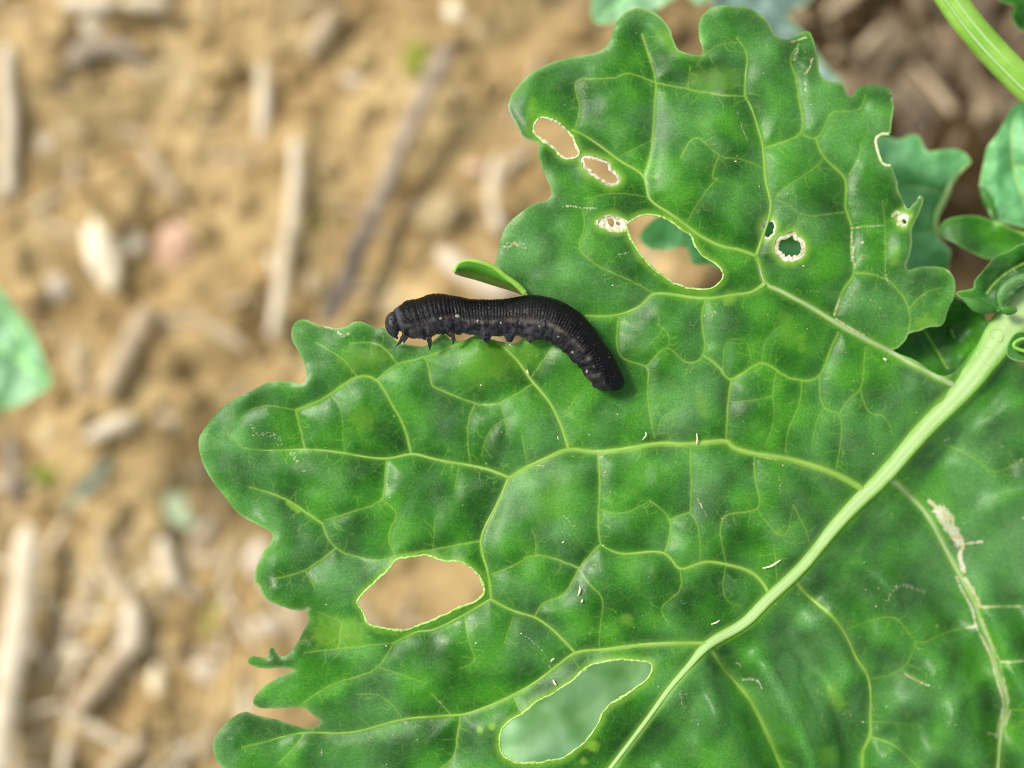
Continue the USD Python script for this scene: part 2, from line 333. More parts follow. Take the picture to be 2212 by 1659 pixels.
# ------------------------------------------------------------------ ground
GZ = -0.050
def gheight(x, y):
    q = np.column_stack([x, y, np.full(len(x), .5)])
    h = (meshkit.fbm(q / .030, 3, 3) - .5) * .009 + (meshkit.fbm(q / .0075, 5, 9) - .5) * .0090
    r = np.hypot(x, y)
    return GZ - .003 + h * np.exp(-(r / 1.5) ** 2)
ax = np.concatenate([np.linspace(-.11, .11, 420)])
far = .11 + np.cumsum(np.geomspace(.0006, 12, 90))
ax = np.concatenate([-far[::-1], ax, far])
gx, gy = np.meshgrid(ax, ax)
gv = np.column_stack([gx.ravel(), gy.ravel(), gheight(gx.ravel(), gy.ravel())])
n = len(ax); i = np.arange(n - 1)[:, None] * n + np.arange(n - 1)[None]
gq = np.stack([i, i + 1, i + n + 1, i + n], -1).reshape(-1, 4)
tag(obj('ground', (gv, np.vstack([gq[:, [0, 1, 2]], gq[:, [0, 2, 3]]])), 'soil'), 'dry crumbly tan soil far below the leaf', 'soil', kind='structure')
def on_ground(xy, lift):
    """World points over the ground seen at the traced places."""
    z = np.full(len(xy), GZ)
    for _ in range(3):
        w = world(xy, z); z = gheight(w[:, 0], w[:, 1]) + lift
    return world(xy, z)
GS = K * (H - GZ) / H
def blob(c, rx, ry, rz, ang, seed, sub=3, rough=.25):
    m = trimesh.creation.icosphere(sub)
    v = m.vertices
    d = 1 + rough * (meshkit.fbm(v * 1.6 + seed * 7.3, 3, seed) - .5) * 2
    v = v * d[:, None] * [rx, ry, rz]
    ca, sa = math.cos(ang), math.sin(ang)
    return np.column_stack([v[:, 0] * ca - v[:, 1] * sa, v[:, 0] * sa + v[:, 1] * ca, v[:, 2]]) + c, np.array(m.faces)
# loose crumbs of soil and chaff
def scatter(count, rmin, rmax, seed, sub=1, longer=1.0, at=None):
    r = np.random.default_rng(seed); V, F, o = [], [], 0
    base = trimesh.creation.icosphere(sub)
    x, y = r.uniform(-.085, .085, count), r.uniform(-.07, .07, count)
    if at:
        x, y = r.normal(at[0], at[2], count), r.normal(at[1], at[2], count)
    z = gheight(x, y)
    for k in range(count):
        s = rmin * (rmax / rmin) ** (r.random() ** 1.6)
        v = base.vertices * (1 + .45 * (r.random((len(base.vertices), 1)) - .5)) * [s * longer, s, s * .7]
        a = r.uniform(0, 6.28); ca, sa = math.cos(a), math.sin(a)
        v = np.column_stack([v[:, 0] * ca - v[:, 1] * sa, v[:, 0] * sa + v[:, 1] * ca, v[:, 2]]) + [x[k], y[k], z[k] + s * .25]
        V.append(v); F.append(base.faces + o); o += len(v)
    return np.vstack(V), np.vstack(F)
tag(obj('soil_crumbs', scatter(2200, .0005, .0016, 21), 'soil'), 'loose tan crumbs and small clods strewn over the soil', 'soil crumbs', kind='stuff')
tag(obj('chaff', scatter(520, .0003, .0008, 22, longer=5.0), 'straw_tan'), 'fine tan chaff and bits of stubble strewn over the soil', 'chaff', kind='stuff')

tag(obj('straw_litter', scatter(95, .00025, .0006, 23, longer=9.0, at=(-.042, -.026, .010)), 'straw_pale'), 'tangle of thin pale straw litter in the lower left', 'straw litter', kind='stuff')
tag(obj('dry_litter', scatter(170, .0003, .0013, 24, longer=4.0, at=(.041, .027, .009)), 'litter_brown'), 'dry brownish plant litter on the shade-darkened soil at the upper right', 'plant litter', kind='stuff')
GG = {'straw': 'straw pieces on the soil', 'pebble': 'pebbles and clods on the soil'}
def straw(path, w0, w1, m, label, lift=.0012, node=None, squash=.75, name='straw', cat='straw', split=None):
    p = smoothline(pts(path), 6)
    w = on_ground(p, 0)
    zs = np.linspace(w[0, 2], w[-1, 2], len(w)) * .6 + w[:, 2].mean() * .4
    t = np.linspace(0, 1, len(p))
    rad = .80 * (w0 + (w1 - w0) * t) / 2 * GS
    k = np.arange(len(p)); sd = len(TAKEN) + sum(TAKEN.values())
    endf = np.minimum(k, k[::-1]) * 6 / (w0 * .5)
    rad = rad * np.clip(.35 + .65 * endf, .35, 1) * (1 + .22 * nz(p, 40, sd, 2))
    p = p + np.column_stack([nz(p, 120, sd + 1, 2), nz(p, 120, sd + 2, 2)]) * 16
    w[:, 2] = np.maximum(zs, np.median(w[:, 2]) - .001) + rad * .3 + lift * .7
    s = (H - w[:, 2]) / H * K
    w[:, 0], w[:, 1] = (p[:, 0] - CX) * s, (CY - p[:, 1]) * s
    th = thing(name, label, cat, w[len(w) // 2])
    if split:
        c = int(len(w) * split)
        obj('stem', tube3(w[:c + 1], rad[:c + 1], 14, squash), m, th)
        obj('dark_stem', tube3(w[c:], rad[c:], 14, squash), 'straw_dark', th)
    else:
        obj('stem', tube3(w, rad, 14, squash), m, th)
    for k in (node or []):
        c = int(k * (len(w) - 1)); a = w[max(c - 1, 0)]; b = w[min(c + 1, len(w) - 1)]
        seg = np.linspace(a, b, 5)
        obj('node', tube3(seg, rad[c] * np.array([1.0, 1.18, 1.25, 1.18, 1.0]), 14, squash), 'straw_grey', th)
straw('T 1560,330 1230,1000 980,1600 V 900,900 770,1170', 46, 50, 'straw_long', 'longest straw, tan at its top and blackened at its lower end', lift=.006, node=[.66], split=.60)
straw('T 345,1080 V 510,250 440,700 360,1280', 42, 36, 'straw_pale', 'pale straight straw left of the long half-blackened one', lift=.003, node=[.5])
straw('V 320,600 400,760', 38, 30, 'straw_pale', 'short pale straw stub leaning on the pale straight straw')
straw('S 30,330 50,900 60,1560', 40, 42, 'straw_pale', 'pale upright straw at the upper left edge of the photo')
straw('U 1200,900 1000,1240 830,1620', 48, 58, 'straw_tan', 'thick tan straw below the pink pebble', lift=.002)
straw('W 240,1130 X 130,600 20,1350 -60,1800', 76, 70, 'straw_pale', 'thickest pale stalk in the lower left corner', lift=.004)
straw('W 800,1140 X 850,40 1000,260 1150,480', 36, 30, 'straw_tan', 'narrow tan straw meeting the paler chunk in the lower left')
straw('X 1060,640 800,960 550,1260', 54, 48, 'straw_tan', 'pinkish tan straw lying slanted above the bottom left corner', lift=.002)
straw('X 1160,1390 1000,1540 800,1720', 42, 50, 'straw_tan', 'tan straw cut off by the bottom edge of the photo')
straw('X 720,120 680,330 540,620', 44, 42, 'straw_tan', 'bent tan straw beside the thickest pale stalk')
straw('X 1000,330 1030,620 900,800', 60, 48, 'straw_pale', 'wide pale straw chunk where two straws meet')
straw('X 1230,830 1240,1100', 44, 40, 'husk_cream', 'short cream straw stub standing between two pebbles')
straw('S 460,10 700,15 900,20', 40, 40, 'straw_pale', 'pale straw lying across the top edge, left of the cream one')
straw('S 980,35 1150,30 1350,25', 40, 44, 'husk_cream', 'cream straw lying across the top edge of the photo')
straw('S 560,520 700,390 900,360 1150,440', 62, 30, 'straw_grey', 'greyish bent straw below the pale top straws')
straw('T 420,470 520,280 660,30', 50, 56, 'straw_tan', 'tan stick rising to the top edge beside a dark hollow')
straw('T 80,480 70,800 40,1130', 36, 34, 'straw_pale', 'short upright pale straw left of the pale straight straw')
straw('W 90,440 100,700 80,950', 40, 48, 'straw_grey', 'brownish stem under the blurred mint leaf')
straw('V 1650,560 1850,740 2100,880 2250,960', 58, 66, 'stone_white', 'whitish stalk behind the back of the caterpillar', lift=.006)
straw('W 660,470 850,380 1080,290', 40, 44, 'straw_pale', 'whitish straw slanting beside the left lobe tip')
straw('W 1300,1220 X 1340,60 1400,250', 44, 50, 'straw_pale', 'pale straw below the pale green chip')
straw('V 380,1130 300,1250', 40, 40, 'straw_tan', 'tan straw stump below the pale straight straw')
straw('V 2150,470 2080,140 2150,-200', 36, 30, 'straw_pale', 'pale straw beside the left edge of the middle lobe')
straw('T 1950,1650 1960,1400 2200,1200', 32, 30, 'straw_tan', 'tan straw running under the tip of the upper lobe')
straw('B 1290,230 1180,340 1060,470', 26, 30, 'straw_tan', 'tan twig on the shade-darkened soil right of the top lobes')
straw('B 1560,560 1720,760 1900,980', 8, 34, 'straw_tan', 'club-shaped dry root on the shade-darkened soil under the green stalk')
straw('B 1380,760 1600,960 1720,1150', 9, 7, 'straw_grey', 'thin dry rootlet beside the upper lobe')
def pebble(c, w, h, m, label, ang=0, name='pebble', cat='pebble', lift=-.0004, thick=.55, rough=.42):
    p = on_ground(pts(c), 0)[0]; rx, ry = w / 2 * GS, h / 2 * GS
    p[2] += min(rx, ry) * .35 + lift
    s = (H - p[2]) / H * K; q = pts(c)[0]; p[0], p[1] = (q[0] - CX) * s, (CY - q[1]) * s
    tag(obj(name, blob(p, rx, ry, min(rx, ry) * thick, math.radians(ang), len(TAKEN) + sum(TAKEN.values()), rough=rough), m), label, cat)
pebble('U 800,430', 80, 175, 'husk_cream', 'long cream husk at the left, brightest thing on the soil', ang=16, name='husk', cat='husk', thick=.7)
pebble('U 1390,450', 92, 112, 'stone_pink', 'pink pebble right of the long cream husk', ang=-25)
pebble('U 430,780', 58, 66, 'stone_white', 'round whitish pebble below the long cream husk')
pebble('U 270,920', 50, 36, 'stone_white', 'small pale pebble next to the blurred mint leaf')
pebble('U 650,1290', 50, 56, 'stone_tan', 'tan clod between the mint leaf and the thick tan straw')
pebble('U 1050,420', 50, 60, 'straw_pale', 'greyish pebble between the cream husk and the pink pebble')
pebble('X 1610,930', 60, 74, 'stone_white', 'pinkish white pebble left of the thin curled lobe')
pebble('X 530,750', 74, 42, 'husk_cream', 'flat cream pebble beside the thickest pale stalk', ang=-20)
pebble('X 2120,530', 64, 46, 'stone_white', 'pale pebble between two lobes at the lower left')
pebble('W 2040,1390', 50, 84, 'stone_white', 'bright white pebble in the notch of the left leaf edge', ang=-20, lift=.004)
pebble('W 1430,1000', 66, 84, 'chip_green', 'pale green leaf chip left of the big lobe', name='leaf_chip', cat='leaf chip', ang=20, thick=.15)
pebble('S 730,190', 50, 52, 'straw_pale', 'pale round pebble under the pale straw at the top')
pebble('S 1500,690', 52, 70, 'stone_tan', 'pale tan clod in the upper left', ang=-30)
pebble('S 350,1140', 44, 40, 'stone_white', 'whitish pebble beside the pale upright straw')
pebble('S 560,1000', 90, 40, 'stone_tan', 'long tan clod in the upper left', ang=-40)
pebble('T 1600,80', 52, 52, 'husk_cream', 'cream orange pebble above the long straw', rough=.15)
pebble('T 1780,250', 40, 50, 'stone_tan', 'tan pebble right of the top of the long straw')
pebble('T 770,640', 56, 36, 'stone_white', 'pale pebble above the pale straight straw')
pebble('T 430,850', 42, 44, 'stone_tan', 'tan pebble just above the pale straight straw')
pebble('T 1290,470', 60, 76, 'moss_olive', 'olive tinged clod beside the long straw', rough=.3)
pebble('T 1750,1330', 44, 30, 'stone_pink', 'pinkish pebble left of the middle lobe')
pebble('V 660,830', 66, 60, 'stone_tan', 'tan clod between the two long straws')
pebble('V 1650,300', 110, 80, 'stone_tan', 'broad tan clod left of the middle lobe', ang=30)
pebble('V 1350,1000', 100, 60, 'stone_tan', 'tan clod above the head of the caterpillar')
pebble('W 390,440', 50, 70, 'stone_tan', 'tan clod below the mint leaf')
pebble('W 1320,320', 74, 36, 'stone_white', 'pale flat pebble near the left lobe tip', ang=-10)
pebble('W 1840,1320', 52, 44, 'stone_tan', 'tan pebble beside the bright white pebble')
pebble('W 380,740', 80, 42, 'moss_olive', 'tuft of dark green moss below the mint leaf', name='moss_tuft', cat='moss', rough=.5)
pebble('X 1690,470', 34, 90, 'moss_olive', 'upright yellow green moss patch left of the curled lobe', name='moss_tuft', cat='moss', ang=-15, rough=.5)
pebble('X 460,420', 40, 80, 'moss_olive', 'dark moss in the gap right of the thickest stalk', name='moss_tuft', cat='moss', ang=20, rough=.5)
pebble('V 690,380', 40, 50, 'moss_olive', 'small green sprout between the two long straws', name='moss_tuft', cat='moss', rough=.5)
pebble('B 950,230', 70, 60, 'moss_olive', 'olive clod on the shade-darkened soil right of the top lobes', rough=.3)
pebble('B 830,450', 44, 40, 'stone_tan', 'tan pebble right of the scarred top lobe')
pebble('B 1500,350', 50, 26, 'stone_tan', 'tan pebble left of the bright green stalk', ang=-25)
pebble('P 520,560', 40, 34, 'stone_pink', 'reddish clod beyond the toothed leaf', rough=.3)
strip = pts('W 500,1060 700,830 880,620')
lw = on_ground(smoothline(strip, 8), .0015)
ls = thing('dry_leaf_strip', 'narrow grey green leaf strip on the soil left of the big lobe', 'leaf strip', lw[3])
obj('blade', tube3(lw, 12 * GS * np.sin(np.linspace(.25, 2.9, len(lw))), 8, .15), 'leaf_blue', ls)

# ------------------------------------------------------------------ main leaf: outline, holes, veins
outline = pts('A 490,1250 380,1210 310,1120 245,1000 222,930 245,840 320,735 400,655 500,590 600,545 720,510 860,485 980,460 1060,420 1110,350 1130,280 1170,190 1240,110 1320,75 1400,75 1490,105 1560,160 1610,220 1645,290 1675,380 1720,440 1790,465 1870,482 1912,468 1913,420 1890,340 1882,250 1900,160 1950,95 2020,60 2120,45 2205,55 '
  'B 90,65 170,95 240,150 290,220 320,280 360,318 430,345 480,335 530,300 590,275 640,280 665,330 690,420 712,520 720,620 745,670 800,705 860,712 925,735 945,800 985,835 1020,825 1050,780 1100,750 1180,742 1260,742 1310,765 1350,790 1365,860 1370,930 1355,1050 1335,1165 1310,1165 1250,1175 1215,1210 1220,1280 1240,1350 1280,1430 1345,1440 1365,1480 1390,1560 '
  'E 1400,40 1410,110 1440,170 1470,240 1500,270 1530,235 1570,195 1580,165 1605,155 1625,185 1610,260 1560,380 1532,440 1525,500 1530,560 1520,630 1500,700 1480,760 1490,800 1540,790 1640,770 1740,775 1810,785 1860,820 1895,880 1905,950 1895,1040 1860,1110 1830,1190 1800,1270 1760,1295 1680,1300 1590,1335 1500,1360 1480,1400 1440,1450 1390,1490 1335,1508 '
  'D 1952,768 1995,790 2036,812 2075,790 2125,738 2170,760 2250,805 2420,900 2430,1300 2420,1800 1900,1810 1200,1810 600,1800 520,1720 '
  'L 400,1659 340,1600 315,1530 305,1470 325,1390 380,1310 450,1240 540,1180 610,1175 700,1200 850,1235 980,1275 1070,1300 1150,1310 1215,1290 1240,1260 1215,1225 1170,1190 1130,1155 1060,1130 950,1135 800,1140 710,1135 660,1100 660,1060 700,1000 780,930 880,870 960,830 1015,812 985,797 900,788 780,792 680,780 625,755 612,720 640,690 700,690 785,692 795,640 825,610 850,640 890,682 940,680 1000,620 1050,550 1090,470 1130,400 1140,350 1122,300 1135,272 1100,285 1000,280 900,250 800,205 730,130 690,50 '
  'I 680,1230 670,1150 700,1040 740,950 790,880 828,800 810,765 730,715 640,670 550,620 480,550 400,440 340,370 270,270 220,170 190,70 '
  'F 182,1290 210,1220 270,1140 350,1040 440,970 540,905 640,860 740,805 850,775 930,775 1020,790 1085,795 1110,765 1110,660 1080,580 1040,500 1000,430 988,350 1010,280 1060,242 1120,242 1200,275 1280,295 1380,315 1450,305 1500,280 1535,258 1620,265 1690,300 1740,318 1788,310 '
  'Y 140,750 200,830 280,900 360,970 420,1010 500,1045 600,1070 750,1085 870,1060 960,1020 1060,950 1140,880 1200,875 1260,920 1330,970 1450,985 1580,960 1700,905 '
  'G 430,380 520,412 580,425 640,440 700,452 760,428 800,402 870,390 940,330 950,220 860,110 790,30 C 395,1018 310,965 220,905 130,840 108,770 125,690 140,600 170,500 210,420 300,330 400,250 480,215 550,200 585,165 598,125 580,60 A 588,1640 560,1560 510,1450 490,1370 483,1300')
holes = {
 'long': 'A 500,1030 455,1100 465,1160 520,1210 590,1260 650,1310 710,1370 770,1375 815,1358 825,1330 805,1270 780,1200 720,1130 640,1070 570,1040 530,1030',
 'oval': 'A 900,1400 930,1380 1000,1405 1080,1440 1115,1500 1150,1530 1140,1570 1090,1585 1050,1560 990,1530 930,1470',
 'pin1': 'C 1088,365 1130,360 1145,385 1135,420 1112,422', 'pin2': 'C 1163,383 1190,383 1192,412 1165,408',
 'pear': 'C 1262,400 1300,375 1360,345 1430,330 1500,332 1570,350 1640,385 1700,430 1760,470 1810,510 1850,590 1900,660 1960,710 2020,750 2075,800 2095,850 2070,900 2010,945 1930,965 1850,965 1770,950 1690,920 1600,870 1510,800 1440,730 1380,660 1320,570 1270,470',
 'drop': 'E 255,390 300,385 325,430 300,490 255,510 240,460', 'round': 'E 400,540 470,520 530,540 550,590 550,650 480,680 410,675 370,620 375,570',
 'pin3': 'E 1445,360 1475,370 1470,400 1450,385',
 'big': 'I 1600,1320 1670,1250 1760,1170 1840,1090 1880,1030 1940,1000 2050,985 2200,977 J 60,1010 160,1020 260,1030 330,1080 390,1140 430,1200 455,1260 440,1310 390,1350 280,1400 160,1450 60,1500 I 2200,1530 2100,1570 1990,1610 1900,1610 1780,1590 1680,1560 1640,1490 1600,1420 1575,1370',
 'bean': 'M 600,1380 605,1500 660,1570 760,1605 870,1610 1020,1590 1160,1550 1280,1470 1360,1390 1430,1290 1470,1210 1530,1120 1640,1040 1750,970 1850,900 1910,820 1915,770 1860,735 1760,730 1640,725 1530,735 1440,750 1370,780 1310,830 1260,880 1190,930 1100,990 1000,1040 920,1080 850,1140 780,1190 700,1240 640,1300'}
SP = 2.45
PAPER = {'oval': 6, 'round': 9, 'drop': 3.5}
PATCH = {'pin_pair': ('C 1005,400 1020,365 1080,338 1150,330 1200,360 1250,385 1262,415 1240,448 1160,452 1080,442 1020,430', ('pin1', 'pin2')),
         'pin_edge': ('E 1395,340 1420,318 1470,312 1498,335 1496,375 1475,420 1440,410 1410,380', ('pin3',))}
hole_lines = {k: smoothline(pts(v), SP * .85, True) for k, v in holes.items()}
for k in ('oval', 'round', 'pin1', 'pin2', 'drop', 'pin3'):
    h = smoothline(pts(holes[k]), 1.2, True); c = h.mean(0)
    hole_lines[k] = c + (h - c) * (1 + .7 * nz(h, 6, 5)[:, None])
for k in ('long', 'pear', 'big', 'bean'):
    h = hole_lines[k]
    hole_lines[k] = h + np.column_stack([nz(h, 7, 9), nz(h, 7, 10)]) * 4.0 + np.column_stack([nz(h, 22, 19), nz(h, 22, 20)]) * 7.0
paper = {}
for k, g in PAPER.items():
    big_ = np.array(Polygon(hole_lines[k]).buffer(g).exterior.coords)[:-1]
    big_ = smoothline(big_[::6], SP * .85, True); big_ = big_ + 2.5 * np.column_stack([nz(big_, 12, 7), nz(big_, 12, 8)])
    paper[k] = (big_, [hole_lines[k]]); hole_lines[k] = big_
for k, (t, inner) in PATCH.items():
    b_ = smoothline(pts(t), SP * .85, True); paper[k] = (b_, [hole_lines.pop(i) for i in inner]); hole_lines[k] = b_
out_line = smoothline(outline, SP * .85, True)
out_line = out_line + np.column_stack([nz(out_line, 9, 1), nz(out_line, 9, 2)]) * 3.0
main_poly = Polygon(out_line, [hole_lines[k] for k in hole_lines]).buffer(0)
if main_poly.geom_type != 'Polygon': main_poly = max(main_poly.geoms, key=lambda g: g.area)
main_poly = shapely.segmentize(main_poly, SP)

MIDRIB = np.array([(2275, 612, 86), (2215, 665, 82), (2170, 716, 72), (2133, 768, 58), (2081, 838, 46), (1994, 929, 38), (1908, 1029, 33), (1853, 1083, 30), (1791, 1152, 25), (1729, 1228, 23), (1655, 1298, 23), (1605, 1347, 21), (1531, 1391, 20), (1493, 1432, 13), (1453, 1478, 10.5), (1404, 1545, 9), (1322, 1654, 8), (1240, 1765, 7)], float)
# start width, end width, points; the first group stands proud of the blade
BIG = [
 (15, 10, '2078,842 2040,822 1977,790 1928,762 1878,737 1828,710 1791,688 1742,658 1704,638 1678,625 1653,612 1643,585 1633,553'),
 (8, 4, '1633,553 1591,538 1563,533 1514,510 1484,488 1439,456 1402,426 1390,382 1352,355 1316,330 1266,295 1236,280'),
 (8, 3, '1633,553 1650,503 1664,453 1660,416 1653,384 1648,322 1636,273 1618,223 1610,208 1612,149 1611,112 1591,82'),
 (9, 5, '1653,612 1620,632 1591,636 1514,644 1414,635 1390,654 1340,679 1266,682'),
 (15, 9, '1872,1062 1846,1046 1804,1024 1704,992 1630,980 1580,963 1570,954 1481,960 1429,958 1292,976 1230,971 1180,990 1131,1013 1100,1032'),
 (7, 3, '1100,1032 1057,1015 1007,1004 932,990 890,981 838,990 756,981 664,971 567,973 523,966'),
 (7, 5, '1098,1034 1069,1099 1039,1168 1049,1220 1057,1257 1061,1294'),
 (6, 4, '1061,1294 1004,1327 932,1361 905,1364 850,1389'),
 (10, 5, '1525,1391 1481,1389 1379,1394 1292,1404 1243,1411 1181,1456 1106,1503 1007,1542 977,1545 932,1548'),
 (5, 3, '932,1548 855,1557 756,1582 657,1583 582,1600 523,1614'),
 (6, 6, '1243,1411 1205,1371 1156,1334 1116,1322 1063,1296'),
 (7, 5, '1228,968 1190,874 1146,819 1116,777 1064,732'),
 (13, 10, '1905,1028 1938,1046 1955,1062 1994,1101 2035,1170 2076,1247 2108,1310 2123,1352 2143,1401 2158,1458 2175,1515 2165,1570 2155,1657 2148,1740'),
 (8, 6, '1716,1240 1728,1268 1779,1315 1823,1364 1853,1426 1876,1466 1880,1545 1878,1592 1865,1620 1863,1659 1860,1760'),
 (9, 7, '1528,1390 1546,1418 1580,1463 1620,1513 1655,1582 1687,1657 1715,1760'),
 (9, 4, '1664,1290 1648,1260 1620,1235 1568,1219 1513,1216 1468,1228 1436,1196 1349,1196 1297,1176'),
]
SMALL = [l.split(' ', 1) for l in '''5 1390,382 1402,347 1410,298 1414,223 1417,179 1402,124 1387,74
3 1414,635 1360,605 1303,580 1266,555 1251,530 1261,496 1258,451
3.5 1417,179 1352,159 1318,169 1246,176 1251,223 1243,273
4 1417,179 1489,193 1563,206 1591,207 1610,208
2.5 1491,144 1486,191
2 1591,92 1551,97 1504,139
3 1471,340 1504,298 1553,335 1591,342 1645,362
3 1553,335 1541,387 1551,384 1528,409 1484,483
4.5 1648,322 1690,307 1730,285 1727,223 1717,161 1708,129 1727,94
3.5 1730,285 1762,298 1789,255 1802,241 1851,238 1869,206
5.5 1762,298 1782,342 1822,382 1827,420 1827,453 1839,488 1839,545 1844,590 1824,622 1802,679
3 1782,342 1740,377 1690,411 1673,431
2.5 1834,377 1854,340 1859,310
4 1844,590 1911,602 1963,669 1961,721
2.5 1911,602 1913,518 1906,434
2.5 1839,494 1870,488 1908,487
3 1963,669 2000,632 2035,622
2.2 1826,458 1730,461 1700,440 1668,431
2 1730,461 1715,490
4 1523,651 1516,693 1518,767 1481,782 1441,752 1404,784 1394,792
3.5 1337,681 1344,772 1394,792 1399,842 1414,946
2 1441,752 1444,725 1420,700
5.5 1518,767 1556,797 1580,819 1640,785 1680,802 1732,822 1771,809 1790,765 1811,718
5 1580,819 1573,869 1568,951
3 1732,822 1724,881 1704,928 1697,978
3 1771,809 1781,881 1811,896 1806,1015
2 1781,881 1764,911 1755,960
3 1811,896 1836,861 1858,839 1866,790 1870,750
2.5 1858,839 1880,891 1908,899 1930,943
2.5 1677,802 1670,854 1672,899 1662,941 1652,966
2 1670,854 1630,864 1576,868
2 1625,790 1615,747 1607,730
2.5 1645,783 1655,737 1685,705
2 1561,800 1573,737 1600,732
4 1039,1168 985,1178 932,1188 855,1202
3.2 850,1389 729,1401 657,1410
3.2 850,1389 818,1438 776,1461 719,1478 649,1523
5 1292,980 1295,1059 1292,1128 1297,1176
4.5 1297,1176 1252,1228 1215,1285 1176,1302 1156,1330
4 1252,1228 1156,1200 1116,1218 1062,1240
2.5 1156,1200 1158,1171 1148,1143
3.2 1252,1228 1272,1260 1297,1285 1302,1305 1295,1371 1295,1398
3 1468,1228 1466,1277 1430,1312 1440,1340
4 1436,1196 1446,1124 1404,1082
4 1446,1124 1481,1109 1489,1106 1493,1059 1491,968
3 1489,1106 1506,1133 1513,1215
3.5 1630,984 1632,1040 1635,1099 1568,1115 1568,1215
2 1635,1099 1692,1158 1713,1090
2.5 1713,1090 1739,1143 1752,1183
4.5 639,886 659,971
6 639,886 714,851 771,814 813,822 845,871 870,916 887,978
4.5 813,822 858,787 915,772 960,755 1007,735
4 858,787 818,745 756,742
3.2 771,814 741,777 682,740
2.5 639,886 558,879 520,905
4 915,772 922,780 932,829 940,837 1027,871 1081,869 1151,829
3 1027,871 1012,911 1014,998
2 1081,869 1090,905 1095,940
2.5 1128,943 1132,970 1138,1003
2.6 1193,750 1165,790 1148,814
2 714,853 736,886 741,940 744,976
3.6 835,992 830,1054 823,1079 776,1101 701,1124
3 823,1079 855,1111 840,1151 853,1198
5 696,1131 634,1089 595,1069 538,1052
4 696,1131 726,1183 815,1210 853,1200
4 726,1183 662,1230 595,1250
2.5 660,1230 682,1277
2 992,1004 982,1059
2 935,1188 940,1119
3 1004,1327 1017,1396 1024,1426 994,1444
2.2 1109,1332 1091,1386
3 1109,1505 1126,1538
3 975,1545 932,1498
4 995,1545 987,1600 980,1634 952,1659
2.4 872,1557 825,1505 771,1500
2.4 815,1440 910,1473
3 739,1344 731,1401
2 739,1344 687,1322
2.6 1823,1364 1880,1340 1940,1339 1980,1386 2030,1372 2100,1352
3 1878,1466 1945,1446 1980,1386
2.2 1945,1446 2007,1480
4.5 1882,1592 1930,1610 1985,1659
2.5 1880,1558 1982,1565
4 2112,1311 2160,1309 2240,1310
4 2150,1428 2212,1428 2250,1430
3 2178,1532 2230,1536
2.5 2041,960 2110,995 2146,1019 2212,990
2.6 1680,1267 1672,1180
2 1568,1222 1566,1290 1600,1310
3 657,1583 640,1610 600,1650
2.2 1297,1100 1340,1108 1404,1082
2.2 523,966 500,940
2.4 1414,300 1352,330
2.2 1402,426 1330,418 1262,430
2 1100,900 1060,930 1040,985
2 1466,880 1430,905 1420,940
2 1250,850 1215,890 1195,880'''.split('\n')]
def vein_samples():
    P, Wd = [], []
    for w0, w1, s in BIG:
        p = smoothline(pts('D ' + s), 2.0); P.append(p); Wd.append(np.linspace(w0, w1, len(p)))
    for w, s in SMALL:
        p = smoothline(pts('D ' + s), 2.0); w = float(w)
        p = p + np.column_stack([nz(p, 14, 3), nz(p, 14, 4)]) * 5 * np.sin(np.linspace(0, np.pi, len(p)))[:, None]
        P.append(p); Wd.append(w * np.linspace(1.0, .75, len(p)))
    return np.vstack(P), np.concatenate(Wd)
VP, VW = vein_samples()
VT = cKDTree(VP)
BT = cKDTree(VP[VW >= 3.4])
mid_p = smoothline(MIDRIB, 3.0)
MT = cKDTree(mid_p[:, :2])
def vein_dist(xy):
    d, i = VT.query(xy, k=5)
    e = d - VW[i] / 2
    j = e.argmin(1); r = np.arange(len(xy))
    dm, im = MT.query(xy)
    return e[r, j], VW[i[r, j]], dm - mid_p[im, 2] / 2
def grow_spurs():
    r = np.random.default_rng(31); out = []
    for w0, w1, t in BIG[:-1] + [(float(w), float(w) * .8, t) for w, t in SMALL]:
        p = smoothline(pts('D ' + t), 2.0); tg = np.gradient(p, axis=0); tg /= np.linalg.norm(tg, axis=1, keepdims=True)
        k, side = int(r.integers(4, 12)), r.choice([-1, 1])
        while k < len(p) - 2:
            q = p[k].copy(); h = math.atan2(tg[k, 1], tg[k, 0]) + side * r.uniform(.9, 1.7); L = r.uniform(10, 34); l = 0; c = r.uniform(-.05, .05)
            seg = []
            while l < L:
                q = q + 1.5 * np.array([math.cos(h), math.sin(h)]); h += c + r.normal(0, .09); l += 1.5; seg.append(q.copy())
                if l > 9 and VT.query(q)[0] < 2.0: break
                if l > 7 and r.random() < .035:
                    b, hb = q.copy(), h + r.choice([-1, 1]) * r.uniform(.6, 1.2)
                    for _ in range(int(r.integers(4, 12))):
                        b = b + 1.5 * np.array([math.cos(hb), math.sin(hb)]); hb += r.normal(0, .1); seg.append(b.copy())
            out += seg
            k += int(r.integers(5, 13)); side = -side if r.random() < .75 else side
    return np.array(out)
def side_of_midrib(xy):
    """Positive to the right of the midrib, in tracing units."""
    d, i = MT.query(xy)
    t = np.gradient(mid_p[:, :2], axis=0)[i]
    v = xy - mid_p[i, :2]
    return np.sign(t[:, 0] * v[:, 1] - t[:, 1] * v[:, 0]) * -d
OUTT = cKDTree(out_line)
